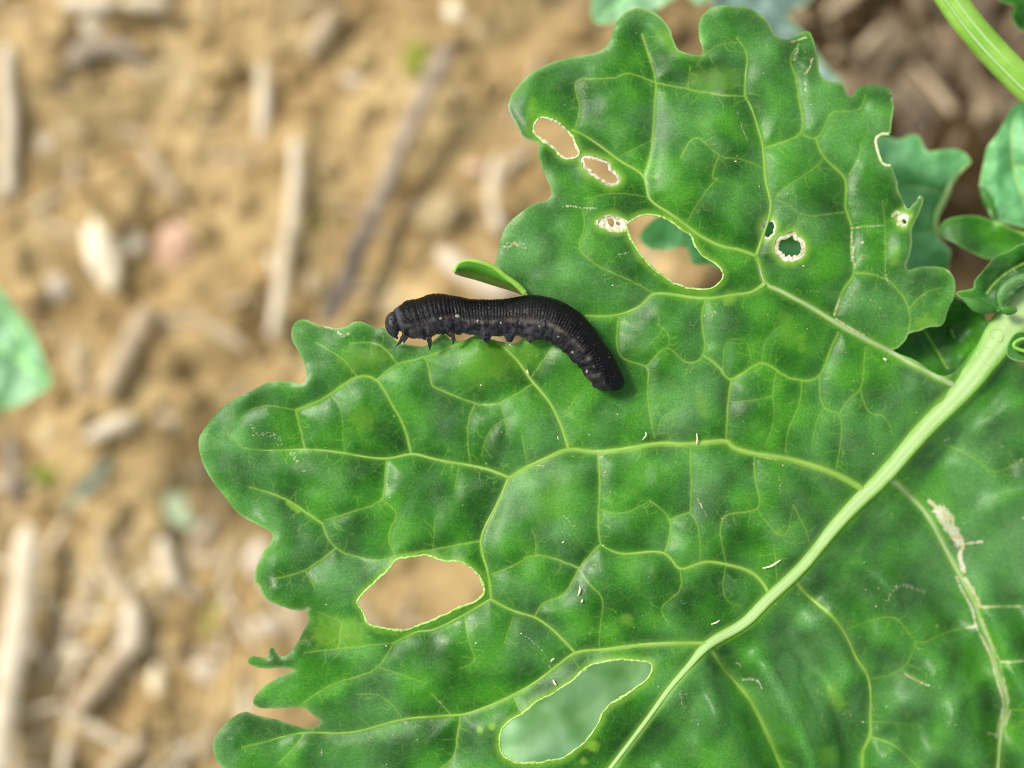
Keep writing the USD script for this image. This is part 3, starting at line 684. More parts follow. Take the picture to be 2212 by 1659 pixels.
RIDGES = [(cKDTree(smoothline(pts(t), 4)), w, a) for t, w, a in (
    ('N 930,170 1010,300 1060,420', 24, .0006), ('N 620,740 780,900 960,1120 1060,1350 1110,1659', 40, .0011), ('N 130,800 200,1100 260,1400 300,1659', 34, .0009),
    ('K 1660,560 1620,760 1540,900', 24, .0006), ('K 1320,900 1480,1010 1700,1150 1850,1260', 26, .0008), ('N 1090,900 1180,1080 1240,1340', 20, .0007), ('N 1700,560 1640,760', 30, .0005),
    ('R 760,700 900,780 1060,860', 24, .0006), ('R 900,400 1100,300 1327,180', 30, .0007), ('O 480,1150 640,1000 900,760 1050,520', 34, .0009), ('O 700,1659 900,1300 1150,1000', 34, .0008), ('R 1060,1100 1200,1000 1327,960', 26, .0006),
    ('O 250,1659 420,1500', 30, .0006))]
def raw_z(xy):
    e, w, em = vein_dist(xy)
    d = np.maximum(np.minimum(e, em), 0)
    db = np.maximum(np.minimum(BT.query(xy)[0] - 3, em), 0)
    x, y = xy[:, 0], xy[:, 1]
    # swelling of the blade between the veins; the finer veins sit in shallower furrows
    bul = .00046 * (1 - np.exp(-(db / 34) ** 1.25)) + .00013 * (1 - np.exp(-(d / 13) ** 1.4))
    s = -side_of_midrib(xy)
    z = bul
    z = z - .0015 * sstep(5, 75, -s) - .0013 * sstep(0, 520, -s)                                      # right half falls away
    z = z - .0026 * sstep(420, 1000, y - 950 + 0.0 * x) * sstep(1300, 700, x)  # lower left lobes hang
    z = z - .0012 * sstep(420, 60, y)                                       # upper lobes tip back
    z = z + .0013 * nz(xy, 210, 11, 2) + .0005 * nz(xy, 75, 12, 2)
    right = sstep(15, 120, -s)
    z = z + right * (.0009 * np.sin((x * .87 - y * .45) / 24.0 + 4 * nz(xy, 260, 13, 2)) * sstep(1150, 1350, y) + .0018 * nz(xy, 120, 14, 2))
    for t, wd, am in RIDGES:
        z = z + am * np.exp(-(t.query(xy)[0] / wd) ** 2) * right
    z = z - .0026 * sstep(1400, 2150, x)
    do, _ = OUTT.query(xy)
    z = z + .0010 * nz(xy, 60, 15, 2) * sstep(90, 0, do) - .00022 * np.exp(-do / 7)
    z = z + .0008 * sstep(40, 0, np.hypot(x - 1975, y - 470))              # curled sliver at the chewed edge
    return z
from scipy.ndimage import gaussian_filter, map_coordinates
GX, GY, GD = 380.0, -60.0, 3.0
gxx, gyy = np.meshgrid(np.arange(GX, 2480, GD), np.arange(GY, 1860, GD))
ZG = gaussian_filter(raw_z(np.column_stack([gxx.ravel(), gyy.ravel()])).reshape(gxx.shape), 1.3)
def main_z(xy):
    xy = np.asarray(xy, float)
    return map_coordinates(ZG, [(xy[:, 1] - GY) / GD, (xy[:, 0] - GX) / GD], order=1, mode='nearest')
def blobs_field(xy, items):
    f = np.zeros(len(xy))
    for it in items:
        p, r, a = smoothline(pts(it[0]), 3) if len(pts(it[0])) > 1 else pts(it[0]), it[1], it[2]
        d, _ = cKDTree(p).query(xy, distance_upper_bound=r * 1.6)
        g = np.where(np.isfinite(d), a * sstep(r * 1.3, r * .3, np.minimum(d, 1e3) + r * .9 * nz(xy, 9, 17)), 0)
        f = np.maximum(f, g)
    return f
SCARS = [('R 500,1040 590,1130 660,1230 720,1320 790,1420 770,1520 810,1659', 6, 1.0), ('R 590,1130 640,1220 720,1330 760,1400', 15, 1.0), ('R 620,1120 700,1200', 9, .9), ('R 830,1415 960,1400', 4, .9),
 ('O 960,0 1030,150 1100,290 1130,420 1180,520 1270,720 1310,880 1365,1070 1360,1170 1330,1290 1310,1390', 3.4, 1.0), ('O 1040,10 1110,130 1165,250', 6, 1.0), ('O 1165,255 1240,258', 4, 1.0), ('O 1240,255 1520,252', 2.2, .9),
 ('O 1185,360 1250,540 1330,710 1350,790 1390,970 1415,1090', 3, .8), ('O 1340,735 1440,738 1548,728', 3.6, .9), ('O 1045,440 1140,425', 3.5, .9), ('O 1240,1355 1315,1370', 3.5, .9), ('O 1385,1280 1430,1160', 3, .9), ('O 510,840 640,910 720,940', 2.6, .8),
 ('F 650,1170 720,1230 840,1250 890,1320', 9, .42), ('F 1000,1400 1030,1470', 7, .55), ('F 1380,330 1440,380 1490,360', 5, .6), ('F 1280,295 1340,320', 4, .6), ('F 1090,1560 1115,1555', 4, .5), ('F 570,890 600,890', 5, .5),
 ('C 200,600 280,570 350,585', 9, .55), ('C 700,245 790,250 850,262', 3.5, .7), ('C 890,265 990,265', 3.2, .8), ('C 1010,390 1050,370 1110,345 1190,370 1240,400 1240,430 1110,440', 9, 1.0),
 ('C 1180,670 1280,650', 4, .5), ('B 480,365 610,325', 3, .9), ('B 540,380 520,470 500,520', 4, .6), ('B 660,510 640,580 600,640', 4, .7), ('B 600,720 600,800', 3.6, .6), ('B 520,660 530,800 560,950', 4, .3),
 ('B 10,980 40,1090 90,1210', 2.2, .6), ('E 1000,440 1150,425 1280,415', 2.2, .7), ('E 1000,480 1010,650 1010,720', 5, .7), ('E 1040,760 1100,700 1140,690', 8, .45), ('E 1095,560', 4, .8), ('E 1290,540 1305,860 1350,960', 2.0, .6), ('E 900,1060 850,1190', 4, .7), ('E 1020,1040 1200,1080 1290,1280', 14, .22), ('E 760,1000 640,1000', 12, .2),
 ('E 870,1230 1010,1320 1150,1400 1260,1470 1370,1500', 3, .85), ('E 1360,330 1400,300 1440,380', 5, .95), ('E 1410,400 1480,340', 6, .9), ('E 1460,190 1500,260', 3, .9), ('E 1590,170', 4, .9), ('E 1830,800 1850,820', 4, .7), ('B 1330,800 1350,880', 4, .5),
 ('J 1460,120 1530,60', 4, .5), ('J 1550,400 1600,430', 5, .4), ('J 1130,760 1200,800 1260,820', 16, .22), ('J 1150,620 1250,720', 3, .4), ('J 920,120 915,170', 2, .7), ('J 465,190 490,120', 2.4, .6), ('J 900,180 980,185', 2.2, .7), ('J 1020,1170 1030,1260', 1.6, .7), ('J 640,1060 710,1070', 4, .4),
 ('K 800,240 820,340 820,440', 2, .6), ('K 100,470 150,560 180,620', 3, .6), ('K 310,650 370,570', 3, .5), ('K 650,100 790,130 880,130', 2.4, .7), ('K 1760,1360 1830,1250 1900,1230 2060,1290', 7, .4), ('K 450,40 510,60', 2.4, .7),
 ('M 820,510 890,570 960,640 1000,700 1030,790', 1.8, .7), ('M 1400,400 1400,450 1370,500', 1.8, .6), ('M 80,540 140,600', 4, .4), ('M 640,560', 7, .4), ('M 0,1010 170,1190', 2.2, .5), ('M 2160,1000 2190,1100 2200,1200', 9, .45), ('N 0,980 20,1130 100,1280', 10, .35), ('M 2110,920', 4, .7),
 ('N 500,890 560,885 620,900 660,960', 4, .8), ('N 440,740 480,770', 3, .7), ('N 1120,950 1200,1030 1270,1060 1350,1150 1430,1190', 8, .35), ('N 1180,1200 1210,1300', 5, .4), ('N 1820,90 1900,70 2060,130', 7, .5), ('N 1620,1110 1640,1160', 4, .6), ('L 1250,1490 1255,1550', 4, .5), ('L 1950,1250 2000,1270', 3, .6), ('L 1930,1170 1990,1220', 2, .6), ('L 400,1430 470,1400', 4, .4), ('O 880,1280 1000,1270', 9, .35), ('O 790,420', 5, .6), ('L 760,1240', 8, .3), ('R 640,520 700,490', 3, .7), ('R 1230,740 1300,690', 6, .4), ('R 790,970', 4, .5), ('H 260,210 480,260', 20, .12), ('H 1740,590', 4, .9)]
YELLOW = [('M 420,1330', 9, .8), ('M 530,1290', 10, .85), ('M 1390,1465', 16, .8), ('M 1320,1600', 9, .6), ('H 1000,400 1010,480', 12, .35), ('H 900,240', 14, .3), ('H 120,900 150,1050', 14, .3), ('A 1560,300 1640,380 1700,440', 18, .35), ('A 1900,700 2150,700', 30, .3), ('I 960,510 1050,580', 7, .7), ('F 1500,600 1750,560', 30, .35), ('F 1620,1100', 34, .3), ('G 800,500 400,650', 55, .3), ('E 1650,1270', 24, .5), ('E 1390,640 1380,740', 12, .4), ('N 1280,1000 1330,1100', 18, .45), ('N 1250,1560', 22, .35), ('J 1150,330 1000,560', 40, .15), ('K 800,760', 14, .35), ('M 1700,370', 16, .4), ('L 1300,480 1500,480', 40, .5), ('E 430,1250 450,1400', 22, .25), ('C 2150,1050', 18, .5), ('K 1800,300', 12, .5), ('A 430,900 420,1150', 14, .4), ('Q 660,830 700,950', 5, .5)]
BLOOM_SHEEN = 'B 250,600 90 .6|B 620,850 110 .7|B 900,1150 90 .7|B 300,150 70 .5|A 1300,150 50 .5|A 900,560 50 .4|C 350,650 90 1|C 800,900 80 .6|C 600,350 60 .8|C 1000,1000 70 .5|F 1250,750 60 .7|F 900,850 60 .5|F 700,1250 50 .6|F 1250,1000 40 .5|I 900,700 60 .7|I 1100,900 70 .8|I 1300,1150 60 .7|I 1500,1000 50 .5|J 700,450 60 .7|J 600,700 50 .6|J 1100,850 50 .8|J 650,1250 40 .7|J 1500,100 50 .5|J 1450,1100 40 .6|J 2100,900 40 .6|K 150,250 50 .6|K 650,300 40 .5|K 1700,650 40 .9|K 1600,900 50 .8|N 1000,400 50 .9|N 150,1200 60 .8|N 800,900 60 .6|N 1050,1400 60 .8|N 1800,1100 80 .7|N 1700,300 70 .6|R 900,750 60 .8|R 1100,900 60 .7|R 1250,300 60 .8|R 900,250 40 .5|O 700,650 60 .7|O 900,1000 70 .7|M 400,450 40 .7|M 100,400 30 .6|G 1750,250 45 .6|G 2050,1050 50 .6|G 100,1000 60 .5|G 1100,1150 40 .6|H 250,250 60 .7|E 1150,1100 60 .8|E 1100,300 40 .6|L 800,1450 60 .5|L 1400,1550 80 .7|L 850,1000 40 .7|M 2100,1100 30 1|K 1350,950 30 .8|H 1380,930 25 .8|A 1600,1150 60 .4|A 800,950 40 .4|O 350,1600 60 .7|O 1100,1450 60 .6'  # pale spots: waxy coating, and sky sheen on folds painted as colour
leaf = thing('kale_leaf', 'big lobed green kale leaf with chewed holes under the caterpillar', 'leaf')
mesh, P, bd = sheet(main_poly, main_z, .00030, SP, coarse=14, fine_box=(-20, -25, 2235, 1685))
e, w, em = vein_dist(P)
jit = 1.5 * nz(P, 6, 30)
v_big = sstep(1.4, -1.0, e + jit) * np.clip(.55 + .08 * w, 0, .95)
v_mid = sstep(3.0, -1.5, em)
ds_, _ = cKDTree(grow_spurs()).query(P)
v_spur = .36 * sstep(2.0, .2, ds_) * np.clip(1 + 2.2 * nz(P, 50, 37), .2, 1.4)
vein = np.maximum(np.maximum(v_big, v_mid), v_spur) * (.82 + .5 * nz(P, 40, 31))
vein = np.maximum(vein, .55 * sstep(12, -1, em))
vein = np.maximum(vein, .20 * sstep(12, 0, e) * np.clip(w / 8, 0, 1))
do, _ = OUTT.query(P)
hl = np.vstack([hole_lines[k] for k in hole_lines]); dh, _ = cKDTree(hl).query(P)
edge = .62 * sstep(6.5, .5, do + 7 * nz(P, 25, 32)) * np.clip(.75 + 2 * nz(P, 90, 34), 0, 1) + .14 * sstep(22, 2, do)
edge = np.clip(np.maximum(edge, .5 * sstep(7, 1, dh)), 0, 1)
yellow = np.clip(np.maximum(blobs_field(P, YELLOW), .62 * sstep(20, 3, dh + 5 * nz(P, 20, 33))), 0, 1)
scar = blobs_field(P, SCARS)
bloom = np.zeros(len(P))
for t in BLOOM_SHEEN.split('|'):
    a_, b_, c_, d_ = t.split()
    q_ = pts(a_ + ' ' + b_)[0]
    bloom = np.maximum(bloom, float(d_) * np.exp(-(np.hypot(P[:, 0] - q_[0], P[:, 1] - q_[1]) / float(c_)) ** 2 * (1 + 1.6 * nz(P, 45, 35))))
bloom = np.maximum(bloom, .50 * sstep(10, 90, side_of_midrib(P)))  # right half paled as well, standing in for sky sheen on its folds
bloom = bloom * np.clip(1 + 1.2 * nz(P, 30, 36), .3, 1.5)
F = {'bloom': bloom, 'vein': np.clip(vein, 0, 1), 'edge': edge, 'yellow': yellow, 'scar': scar}
F = {k: a[SHEET['pick']] for k, a in F.items()}
obj('lamina', mesh, 'leaf_green', leaf, fields=F)

# lobe at the foot of the leaf, partly hidden under the upper lobe
def plain_fields(p, dist, veins='', vw=4, ew=4.0):
    v = np.zeros(len(p))
    for s in [x for x in veins.split('|') if x.strip()]:
        q = smoothline(pts(s), 2); d, _ = cKDTree(q).query(p)
        v = np.maximum(v, .8 * sstep(vw / 2 + 1.5, vw / 2 - 1, d))
    e = .75 * sstep(ew, .5, dist)
    z = np.zeros(len(p))
    return {k: a[SHEET['pick']] for k, a in {'vein': v, 'edge': e, 'yellow': z, 'scar': z, 'bloom': z}.items()}
def small_leaf(parent, name, outl, z0, m, dip=.001, seed=0, veins='', vw=4, sp=4, tilt=(0, 0), part='blade', ew=4.0, thick=.0003, grow=None):
    line = smoothline(pts(outl), sp * .8, True)
    poly = Polygon(line).buffer(0)
    if poly.geom_type != 'Polygon': poly = max(poly.geoms, key=lambda g: g.area)
    c = np.array(poly.centroid.coords[0])
    vt = [smoothline(pts(s), 2) for s in veins.split('|') if s.strip()]
    tree = cKDTree(np.vstack(vt)) if vt else None
    def zf(p):
        z = z0 + tilt[0] * (p[:, 0] - c[0]) * K + tilt[1] * (p[:, 1] - c[1]) * K + dip * 2 * nz(p, 90, seed + 40, 2) + dip * .6 * nz(p, 35, seed + 41, 2)
        if tree is not None:
            d, _ = tree.query(p); z = z + dip * .45 * (1 - np.exp(-d / 18)) - dip * .2
        return z
    ms, p, dist = sheet(poly, zf, thick, sp)
    return obj(part, ms, m, parent, fields=plain_fields(p, dist, veins, vw, ew)), zf
small_leaf(leaf, 'kale_leaf', 'Q 1010,800 950,715 850,650 720,585 D 2000,600 1940,660 1890,715 1925,790 1985,815 2050,850 2100,800 2140,730', -.0043, 'leaf_green', dip=.0007, seed=1, veins='Q 450,870 560,1050 650,1210|Q 690,880 720,950', vw=4, sp=3, part='basal_lobe', tilt=(-.1, 0))

# midrib and side veins
def rib(path, wid, squash, lift, name, m, sides=12, wob=.08):
    z = main_z(path) if lift is not None else None
    z = np.convolve(np.pad(z, 6, mode='edge'), np.ones(13) / 13, 'valid') + lift
    r = wid / 2 * K * (1 + wob * 2 * nz(path, 30, 51))
    return obj(name, tube3(world(path, z), r, sides, squash, flute=.10 if sides > 20 else 0), m, leaf, sides=sides)
mp = mid_p[:, :2]
rib(mp, mid_p[:, 2] * 1.10, .15, .00006, 'midrib', 'midrib_green', 44, .05)
for i, (w0, w1, s) in enumerate(BIG):
    p = smoothline(pts('D ' + s), 2.4)
    wd = np.linspace(w0, w1, len(p)) * .78
    flare = 1 + .9 * np.exp(-np.arange(len(p)) / 7.0) * (w0 > 8)
    wd = wd * flare * (.35 + .65 * sstep(-1, 30, len(p) - np.arange(len(p)))) * (1 + .5 * nz(p, 9, 52))
    rib(p, wd, .30, -.00001, 'side_vein', 'vein_pale' if i in (0, 12) else 'vein_green', 10)
for c, (a, b) in (('Q 1090,925', (16, 12)), ('Q 1000,1110', (24, 15))):
    q = pts(c)[0]; t = np.linspace(0, 2 * np.pi, 40, endpoint=False)
    l = q + np.column_stack([np.cos(t) * a * .7 - np.sin(t) * b * .7, np.cos(t) * a * .7 + np.sin(t) * b * .7]) * (1 + .1 * np.sin(3 * t))[:, None]
    dm, im = MT.query(l); off = np.clip(dm / (mid_p[im, 2] * .46), 0, .98)
    z = main_z(mid_p[im, :2]) + .00006 + .15 * mid_p[im, 2] * .55 * K * np.sqrt(1 - off ** 2)
    obj('bud_scar', ring3(world(l, z), np.full(len(l), 1.0 * K), 8, .5), 'bud_green', leaf)
# dried or pale rims of the eaten holes
RIM = {'long': (5.5, 'rim_cream'), 'pear': (4.2, 'rim_green'), 'big': (5, 'rim_green'), 'bean': (4.6, 'rim_green')}
for k, (outer, inner) in paper.items():
    pl = Polygon(Polygon(outer).buffer(1.6).exterior, inner).buffer(0)
    ms, p_, d_ = sheet(pl, lambda q: main_z(q) - .00006 + .00012 * nz(q, 5, 66, 2), .00005, 1.6)
    obj('dry_membrane', ms, 'membrane', leaf)
for k, (rw, m) in RIM.items():
    line = np.array(Polygon(hole_lines[k]).buffer(rw * .34).exterior.coords)[:-1]
    line = smoothline(line[::3] if len(line) > 60 else line, 1.6, True)
    r = rw / 2 * K * (1 + .9 * 2 * nz(line, 4.5, 60, 2) + .9 * 2 * nz(line, 32, 61, 2))
    obj('hole_rim', ring3(world(line, main_z(line) + .00002), np.clip(r, .3 * K, None), 8, min(.75, 5 / rw)), m, leaf)
bite = smoothline(pts('B 1330,1168 1260,1172 1217,1210 1220,1280 1240,1350 1280,1430 1345,1442'), 1.6)
obj('bite_rim', tube3(world(bite, main_z(bite)), K * 3.4 * (1 + .8 * nz(bite, 5, 62)), 8, .7), 'rim_cream', leaf)
bite = smoothline(pts('Y 280,900 360,970 500,1045 600,1070 750,1085 870,1060 960,1020 1060,950 1140,885'), 1.6)
obj('bite_rim', tube3(world(bite, main_z(bite)), K * 1.4 * (1 + .8 * nz(bite, 5, 63)), 8, .7), 'rim_green', leaf)
# small lobe rolled up beside the caterpillar's back
up = smoothline(pts('D 981,588 990,571 1012,563 1042,568 1067,578 1092,597 1117,616 1134,634'), 2.0)
lo = smoothline(pts('D 983,592 1000,598 1020,603 1040,609 1065,617 1085,623 1105,629 1128,637'), 2.0)
N = 90
def resample(c, n): 
    s = np.linspace(0, len(c) - 1, n); return np.stack([np.interp(s, np.arange(len(c)), c[:, k]) for k in (0, 1)], 1)
up, lo = resample(up, N), resample(lo, N)
zt = np.linspace(.0015, .0012, N)
rows = []
for t in np.linspace(0, 1, 14):
    q = up * (1 - t) + lo * t
    rows.append(world(q, zt - .0016 * t ** 1.3 + .0005 * math.sin(math.pi * t)))
for t in np.linspace(1, 0, 14):
    q = up * (1 - t) + lo * t
    rows.append(world(q, zt - .0016 * t ** 1.3 + .0005 * math.sin(math.pi * t) - .00028))
R_ = np.array(rows); nr = len(R_)
ii = np.arange(nr)[:, None] * N + np.arange(N - 1)[None]; jj = ((np.arange(nr) + 1) % nr)[:, None] * N + np.arange(N - 1)[None]
qd = np.stack([ii, ii + 1, jj + 1, jj], -1).reshape(-1, 4)
obj('curled_lobe', (R_.reshape(-1, 3), np.vstack([qd[:, [0, 1, 2]], qd[:, [0, 2, 3]]])), 'curl_green', leaf)
obj('curled_lobe_edge', tube3(world(up, zt + .00005), K * np.linspace(3.5, 6.5, N) * (1 + .3 * nz(up, 12, 70)), 10, .8), 'stalk_green', leaf)
# pale hairs and grains on the blade
def specks(count, seed, box, rmin, rmax):
    r = np.random.default_rng(seed); V, Fc, o = [], [], 0
    p = np.column_stack([r.uniform(box[0], box[2], count), r.uniform(box[1], box[3], count)])
    p = p[shapely.contains_xy(main_poly.buffer(-4), p[:, 0], p[:, 1])]
    z = main_z(p)
    base = trimesh.creation.icosphere(0)
    for q, zz in zip(p, z):
        s = rmin * (rmax / rmin) ** (r.random() ** 2.5) * K; a = r.uniform(0, 6.28); l = 1 + 2.5 * r.random() ** 3
        v = base.vertices * (1 + .5 * (r.random((12, 1)) - .5)) * [s * l, s, s * .8]
        v = np.column_stack([v[:, 0] * math.cos(a) - v[:, 1] * math.sin(a), v[:, 0] * math.sin(a) + v[:, 1] * math.cos(a), v[:, 2]])
        V.append(v + world(q, zz + s * .3)); Fc.append(base.faces + o); o += 12
    return np.vstack(V), np.vstack(Fc)
tag(obj('speck', specks(420, 5, (430, 20, 2212, 1659), .5, 1.5), 'flake_cream', leaf, smooth=False), kind='stuff')

# dry flakes lying on the blade
def flake(path, w, label):
    p = smoothline(pts(path), 1.2)
    t = np.linspace(0, 1, len(p))
    p = p + np.column_stack([nz(p, 5, 80), nz(p, 5, 81)]) * 3
    z = main_z(p) + .00012 + .0001 * np.sin(t * 3.1)
    r = .72 * w / 2 * K * np.clip(np.sin(np.pi * (.08 + .88 * t)) ** .6, .1, 1) * (1 + .6 * nz(p, 4, 82))
    q = world(p, z)
    f = thing('dry_flake', label, 'dry flake', q[len(q) // 2])
    obj('flake', tube3(q, r, 7, .35), 'flake_cream', f)
flake('K 670,1080 740,1060 790,1030 830,1005', 6, 'long cream flake on the blade left of the midrib')
flake('N 220,405 270,390 298,370', 5, 'cream flake below the long one, just above the midrib')
flake('J 1285,1235 1290,1270 1275,1320', 5.5, 'upper of two white flakes in a cell above the bean-shaped hole')
flake('J 1300,1380 1315,1350', 6, 'lower, smaller of two white flakes above the bean-shaped hole')
flake('M 1035,735 1050,715 1068,700', 6, 'tiny cream flake where a side vein forks near the bean-shaped hole')
flake('M 1058,890 1070,920 1085,940', 6, 'white flake between the side vein and the bean-shaped hole')
flake('G 832,675 838,700 850,720', 5.5, 'pale flake sitting on the vein below the middle of the caterpillar')
flake('G 1868,1220 1860,1255 1835,1290', 4, 'slim white flake above the side vein right of the caterpillar tail')
flake('H 95,1230 100,1270 95,1330', 5.5, 'white flake lying across the long side vein')
flake('H 1725,575 1750,600', 6, 'small pink cream flake below the edge of the upper lobe')

# ------------------------------------------------------------------ other leaves
tl = thing('lower_leaf', 'blurred blue green leaf with toothed edge behind the upper lobe', 'leaf')
small_leaf(tl, '', 'C 1365,530 1380,480 1430,410 1500,350 1700,250 D 1600,400 1750,370 1860,310 P 130,520 230,550 310,520 370,508 420,530 450,600 490,650 600,640 720,635 800,660 858,720 866,755 810,790 750,850 690,930 650,1030 600,1130 570,1200 560,1300 580,1400 640,1470 690,1530 680,1600 D 2048,590 2030,640 1900,650 1700,620 1580,590 C 2000,765 1900,757 1830,750 1808,690 1790,640 1750,600 1700,610 1620,630 1500,630 1430,605', -.0115, 'leaf_glaucous', dip=.0014, seed=2, veins='P 560,1300 300,1380 0,1250 D 1750,520 1500,480|P 200,980 350,960 600,1000', vw=6, sp=4, ew=5)
edge_l = smoothline(pts('P 860,752 750,850 690,930 650,1030 600,1130 565,1210 555,1300 575,1400 640,1475'), 3)
obj('rolled_edge', tube3(world(edge_l, -.0112), K * 9 * np.sin(np.linspace(.3, 2.9, len(edge_l))), 10, .8), 'midrib_green', tl, sides=10)
ml = thing('lower_leaf', 'very blurred pale mint leaf at the left edge of the photo', 'leaf')
small_leaf(ml, '', 'D -60,590 0,624 27,657 52,690 71,717 84,745 94,775 108,806 112,824 104,842 82,852 55,870 27,881 0,887 -70,885 -170,830 -190,720 -130,610', -.031, 'leaf_mint', dip=.002, seed=3, sp=6, veins='D -120,700 0,750 100,825|D -40,640 30,700 60,800', vw=8, ew=8, thick=.0004)
t2 = thing('lower_leaf', 'blurred light green leaf behind the first top lobe', 'leaf')
small_leaf(t2, '', 'D 1282,-60 1278,0 1276,25 1281,44 1293,52 1315,51 1345,46 1380,40 1417,22 1449,2 1480,-12 1500,8 1523,6 1540,-30 1450,-90', -.018, 'leaf_mint', dip=.0012, seed=4, sp=5, veins='D 1300,30 1400,-40', ew=7)
t3 = thing('lower_leaf', 'blurred grey blue leaf behind the scarred top lobe', 'leaf')
small_leaf(t3, '', 'D 1560,-60 1755,-40 1750,2 1707,24 1700,32 1720,56 1736,72 1770,125 1790,150 1815,172 1822,215 1780,270 1700,200 1640,100 1560,60', -.025, 'leaf_blue', dip=.0015, seed=5, sp=6, ew=3)
t4 = thing('lower_leaf', 'soft pale green leaf seen through the bean-shaped hole', 'leaf')
small_leaf(t4, '', 'D 1040,1350 1250,1330 1460,1370 1520,1500 1480,1720 1300,1800 1060,1790 980,1600', -.019, 'leaf_pale', dip=.0025, seed=6, sp=7, ew=2)
rl = thing('side_leaf', 'blue green rounded leaf at the right edge below the stalk', 'leaf')
small_leaf(rl, '', 'P 1400,190 1327,225 1260,240 1200,310 1140,420 1080,520 1010,610 985,700 955,850 940,950 948,1020 990,1110 1030,1200 1060,1255 1200,1290 1400,1330 1700,1200 1750,700 1600,300', -.0095, 'leaf_glaucous', dip=.0016, seed=7, sp=4, veins='P 1240,330 1220,700 1327,1100|P 1225,760 1400,820', vw=7, ew=4)
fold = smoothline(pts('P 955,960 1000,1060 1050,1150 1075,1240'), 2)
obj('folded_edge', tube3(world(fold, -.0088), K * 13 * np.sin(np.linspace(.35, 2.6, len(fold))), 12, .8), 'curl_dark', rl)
ln = thing('side_leaf', 'narrow green pointed leaf reaching in from the right edge', 'leaf')
small_leaf(ln, '', 'P 585,1340 610,1285 660,1245 750,1222 850,1212 950,1222 1050,1258 1130,1285 1220,1325 1400,1390 1500,1480 1327,1500 1180,1560 1060,1590 1010,1592 900,1550 800,1500 720,1450 640,1412', -.0075, 'leaf_green', dip=.0010, seed=8, sp=4, veins='P 1327,1360 1180,1290 1080,1265', vw=12, ew=3)
cl = thing('curled_leaf', 'young dark green leaf with a rolled edge above the midrib', 'leaf')
small_leaf(cl, '', 'Q 1327,130 1200,190 1100,230 1040,280 990,340 930,410 892,470 890,508 850,530 740,553 736,572 800,620 880,670 950,712 1050,742 1110,720 1200,640 1300,560 1420,430 1450,250', -.0022, 'leaf_green', dip=.0012, seed=9, sp=3, ew=4, veins='Q 1327,300 1150,400 1000,560', vw=4)
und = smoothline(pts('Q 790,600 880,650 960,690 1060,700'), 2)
obj('dark_fold', tube3(world(und, -.0015), K * 15 * np.sin(np.linspace(.2, 2.7, len(und))), 12, .6), 'curl_dark', cl)  # dark green underside of the fold, as its own tube
roll = smoothline(pts('Q 1400,420 1300,440 1215,480 1150,540 1120,620 1128,680'), 2)
t_ = np.linspace(0, 1, len(roll))
obj('rolled_edge', tube3(world(roll, -.0008 - .0003 * t_), K * (12 - 2 * t_) * (1 + .25 * nz(roll, 12, 71)) * np.clip(4 * (1.03 - t_), .3, 1), 16, .8), 'leaf_green', cl, fields={k: np.full(len(roll) * 16 + 2, {'bloom': .5, 'edge': .12}.get(k, .0)) for k in ('vein', 'edge', 'yellow', 'scar', 'bloom')})
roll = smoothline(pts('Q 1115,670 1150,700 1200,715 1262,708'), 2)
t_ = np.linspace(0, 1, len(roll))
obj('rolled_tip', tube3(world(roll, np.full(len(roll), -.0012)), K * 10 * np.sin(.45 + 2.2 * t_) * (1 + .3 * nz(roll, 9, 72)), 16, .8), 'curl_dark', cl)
sl = thing('small_leaf', 'tiny dark leaf with a yellow rimmed fold at the right edge', 'leaf')
small_leaf(sl, '', 'Q 1327,895 1260,910 1210,960 1180,1030 1180,1100 1220,1140 1327,1165 1420,1150 1430,920', -.0016, 'leaf_green', dip=.0005, seed=10, sp=3, ew=3)
lip = smoothline(pts('Q 1400,950 1300,965 1245,1000 1240,1025 1290,1055 1400,1080'), 2)
obj('yellow_lip', tube3(world(lip, -.0011), K * 4, 10, .8), 'stalk_green', sl)
st = thing('leaf_stalk', 'bright green grooved stalk crossing the upper right corner', 'stalk')
sp_ = smoothline(pts('D 1990,-110 2052,-5 2110,72 2172,140 2250,215 2330,290'), 4)
sw = K * np.linspace(32, 36, len(sp_))
obj('stalk', tube3(world(sp_, -.0050), sw, 20, .8), 'stalk_green', st)
for o in (-.35, .25):
    nrm = np.column_stack([np.gradient(sp_[:, 1]), -np.gradient(sp_[:, 0])]); nrm /= np.linalg.norm(nrm, axis=1, keepdims=True)
    obj('ridge', tube3(world(sp_ + nrm * 32 * o, -.0050 + 32 * K * .8 * math.sqrt(1 - o * o)), K * 3.5, 8, .8), 'midrib_green', st, sides=8)
cr = thing('corner_leaf', 'dark green leaf tip in the top right corner beyond the stalk', 'leaf')
small_leaf(cr, '', 'D 2150,-40 2165,5 2190,12 2185,30 2200,62 2240,75 2300,40 2290,-60', -.009, 'leaf_green', dip=.0012, seed=12, sp=4)

# ------------------------------------------------------------------ caterpillar
ST = np.array([  # back x, y, belly x, y
 (845, 676, 856, 714), (850, 671, 862, 715), (852.8, 667.0, 867, 716.5), (862, 661, 879, 724.8), (873, 652.2, 896, 730), (891, 647.5, 911, 731.5), (906, 643.8, 929.7, 727), (923.5, 637, 945.8, 723), (942, 634, 963, 720.5), (967, 636.5, 983, 718),
 (991.7, 641, 1004, 722), (1022.7, 646, 1030, 724.8), (1053.7, 647, 1056, 726), (1088, 645.5, 1084, 724.5), (1116, 641.5, 1112, 725), (1147, 637.5, 1138, 729), (1182, 641, 1163, 733), (1217, 653, 1187, 738), (1249, 673, 1206, 749), (1275, 698, 1223, 763),
 (1299, 730, 1238, 778), (1319, 760, 1252, 793), (1336, 791, 1264, 811), (1346, 815, 1279, 829)], float)
c0 = (ST[:, :2] + ST[:, 2:]) / 2
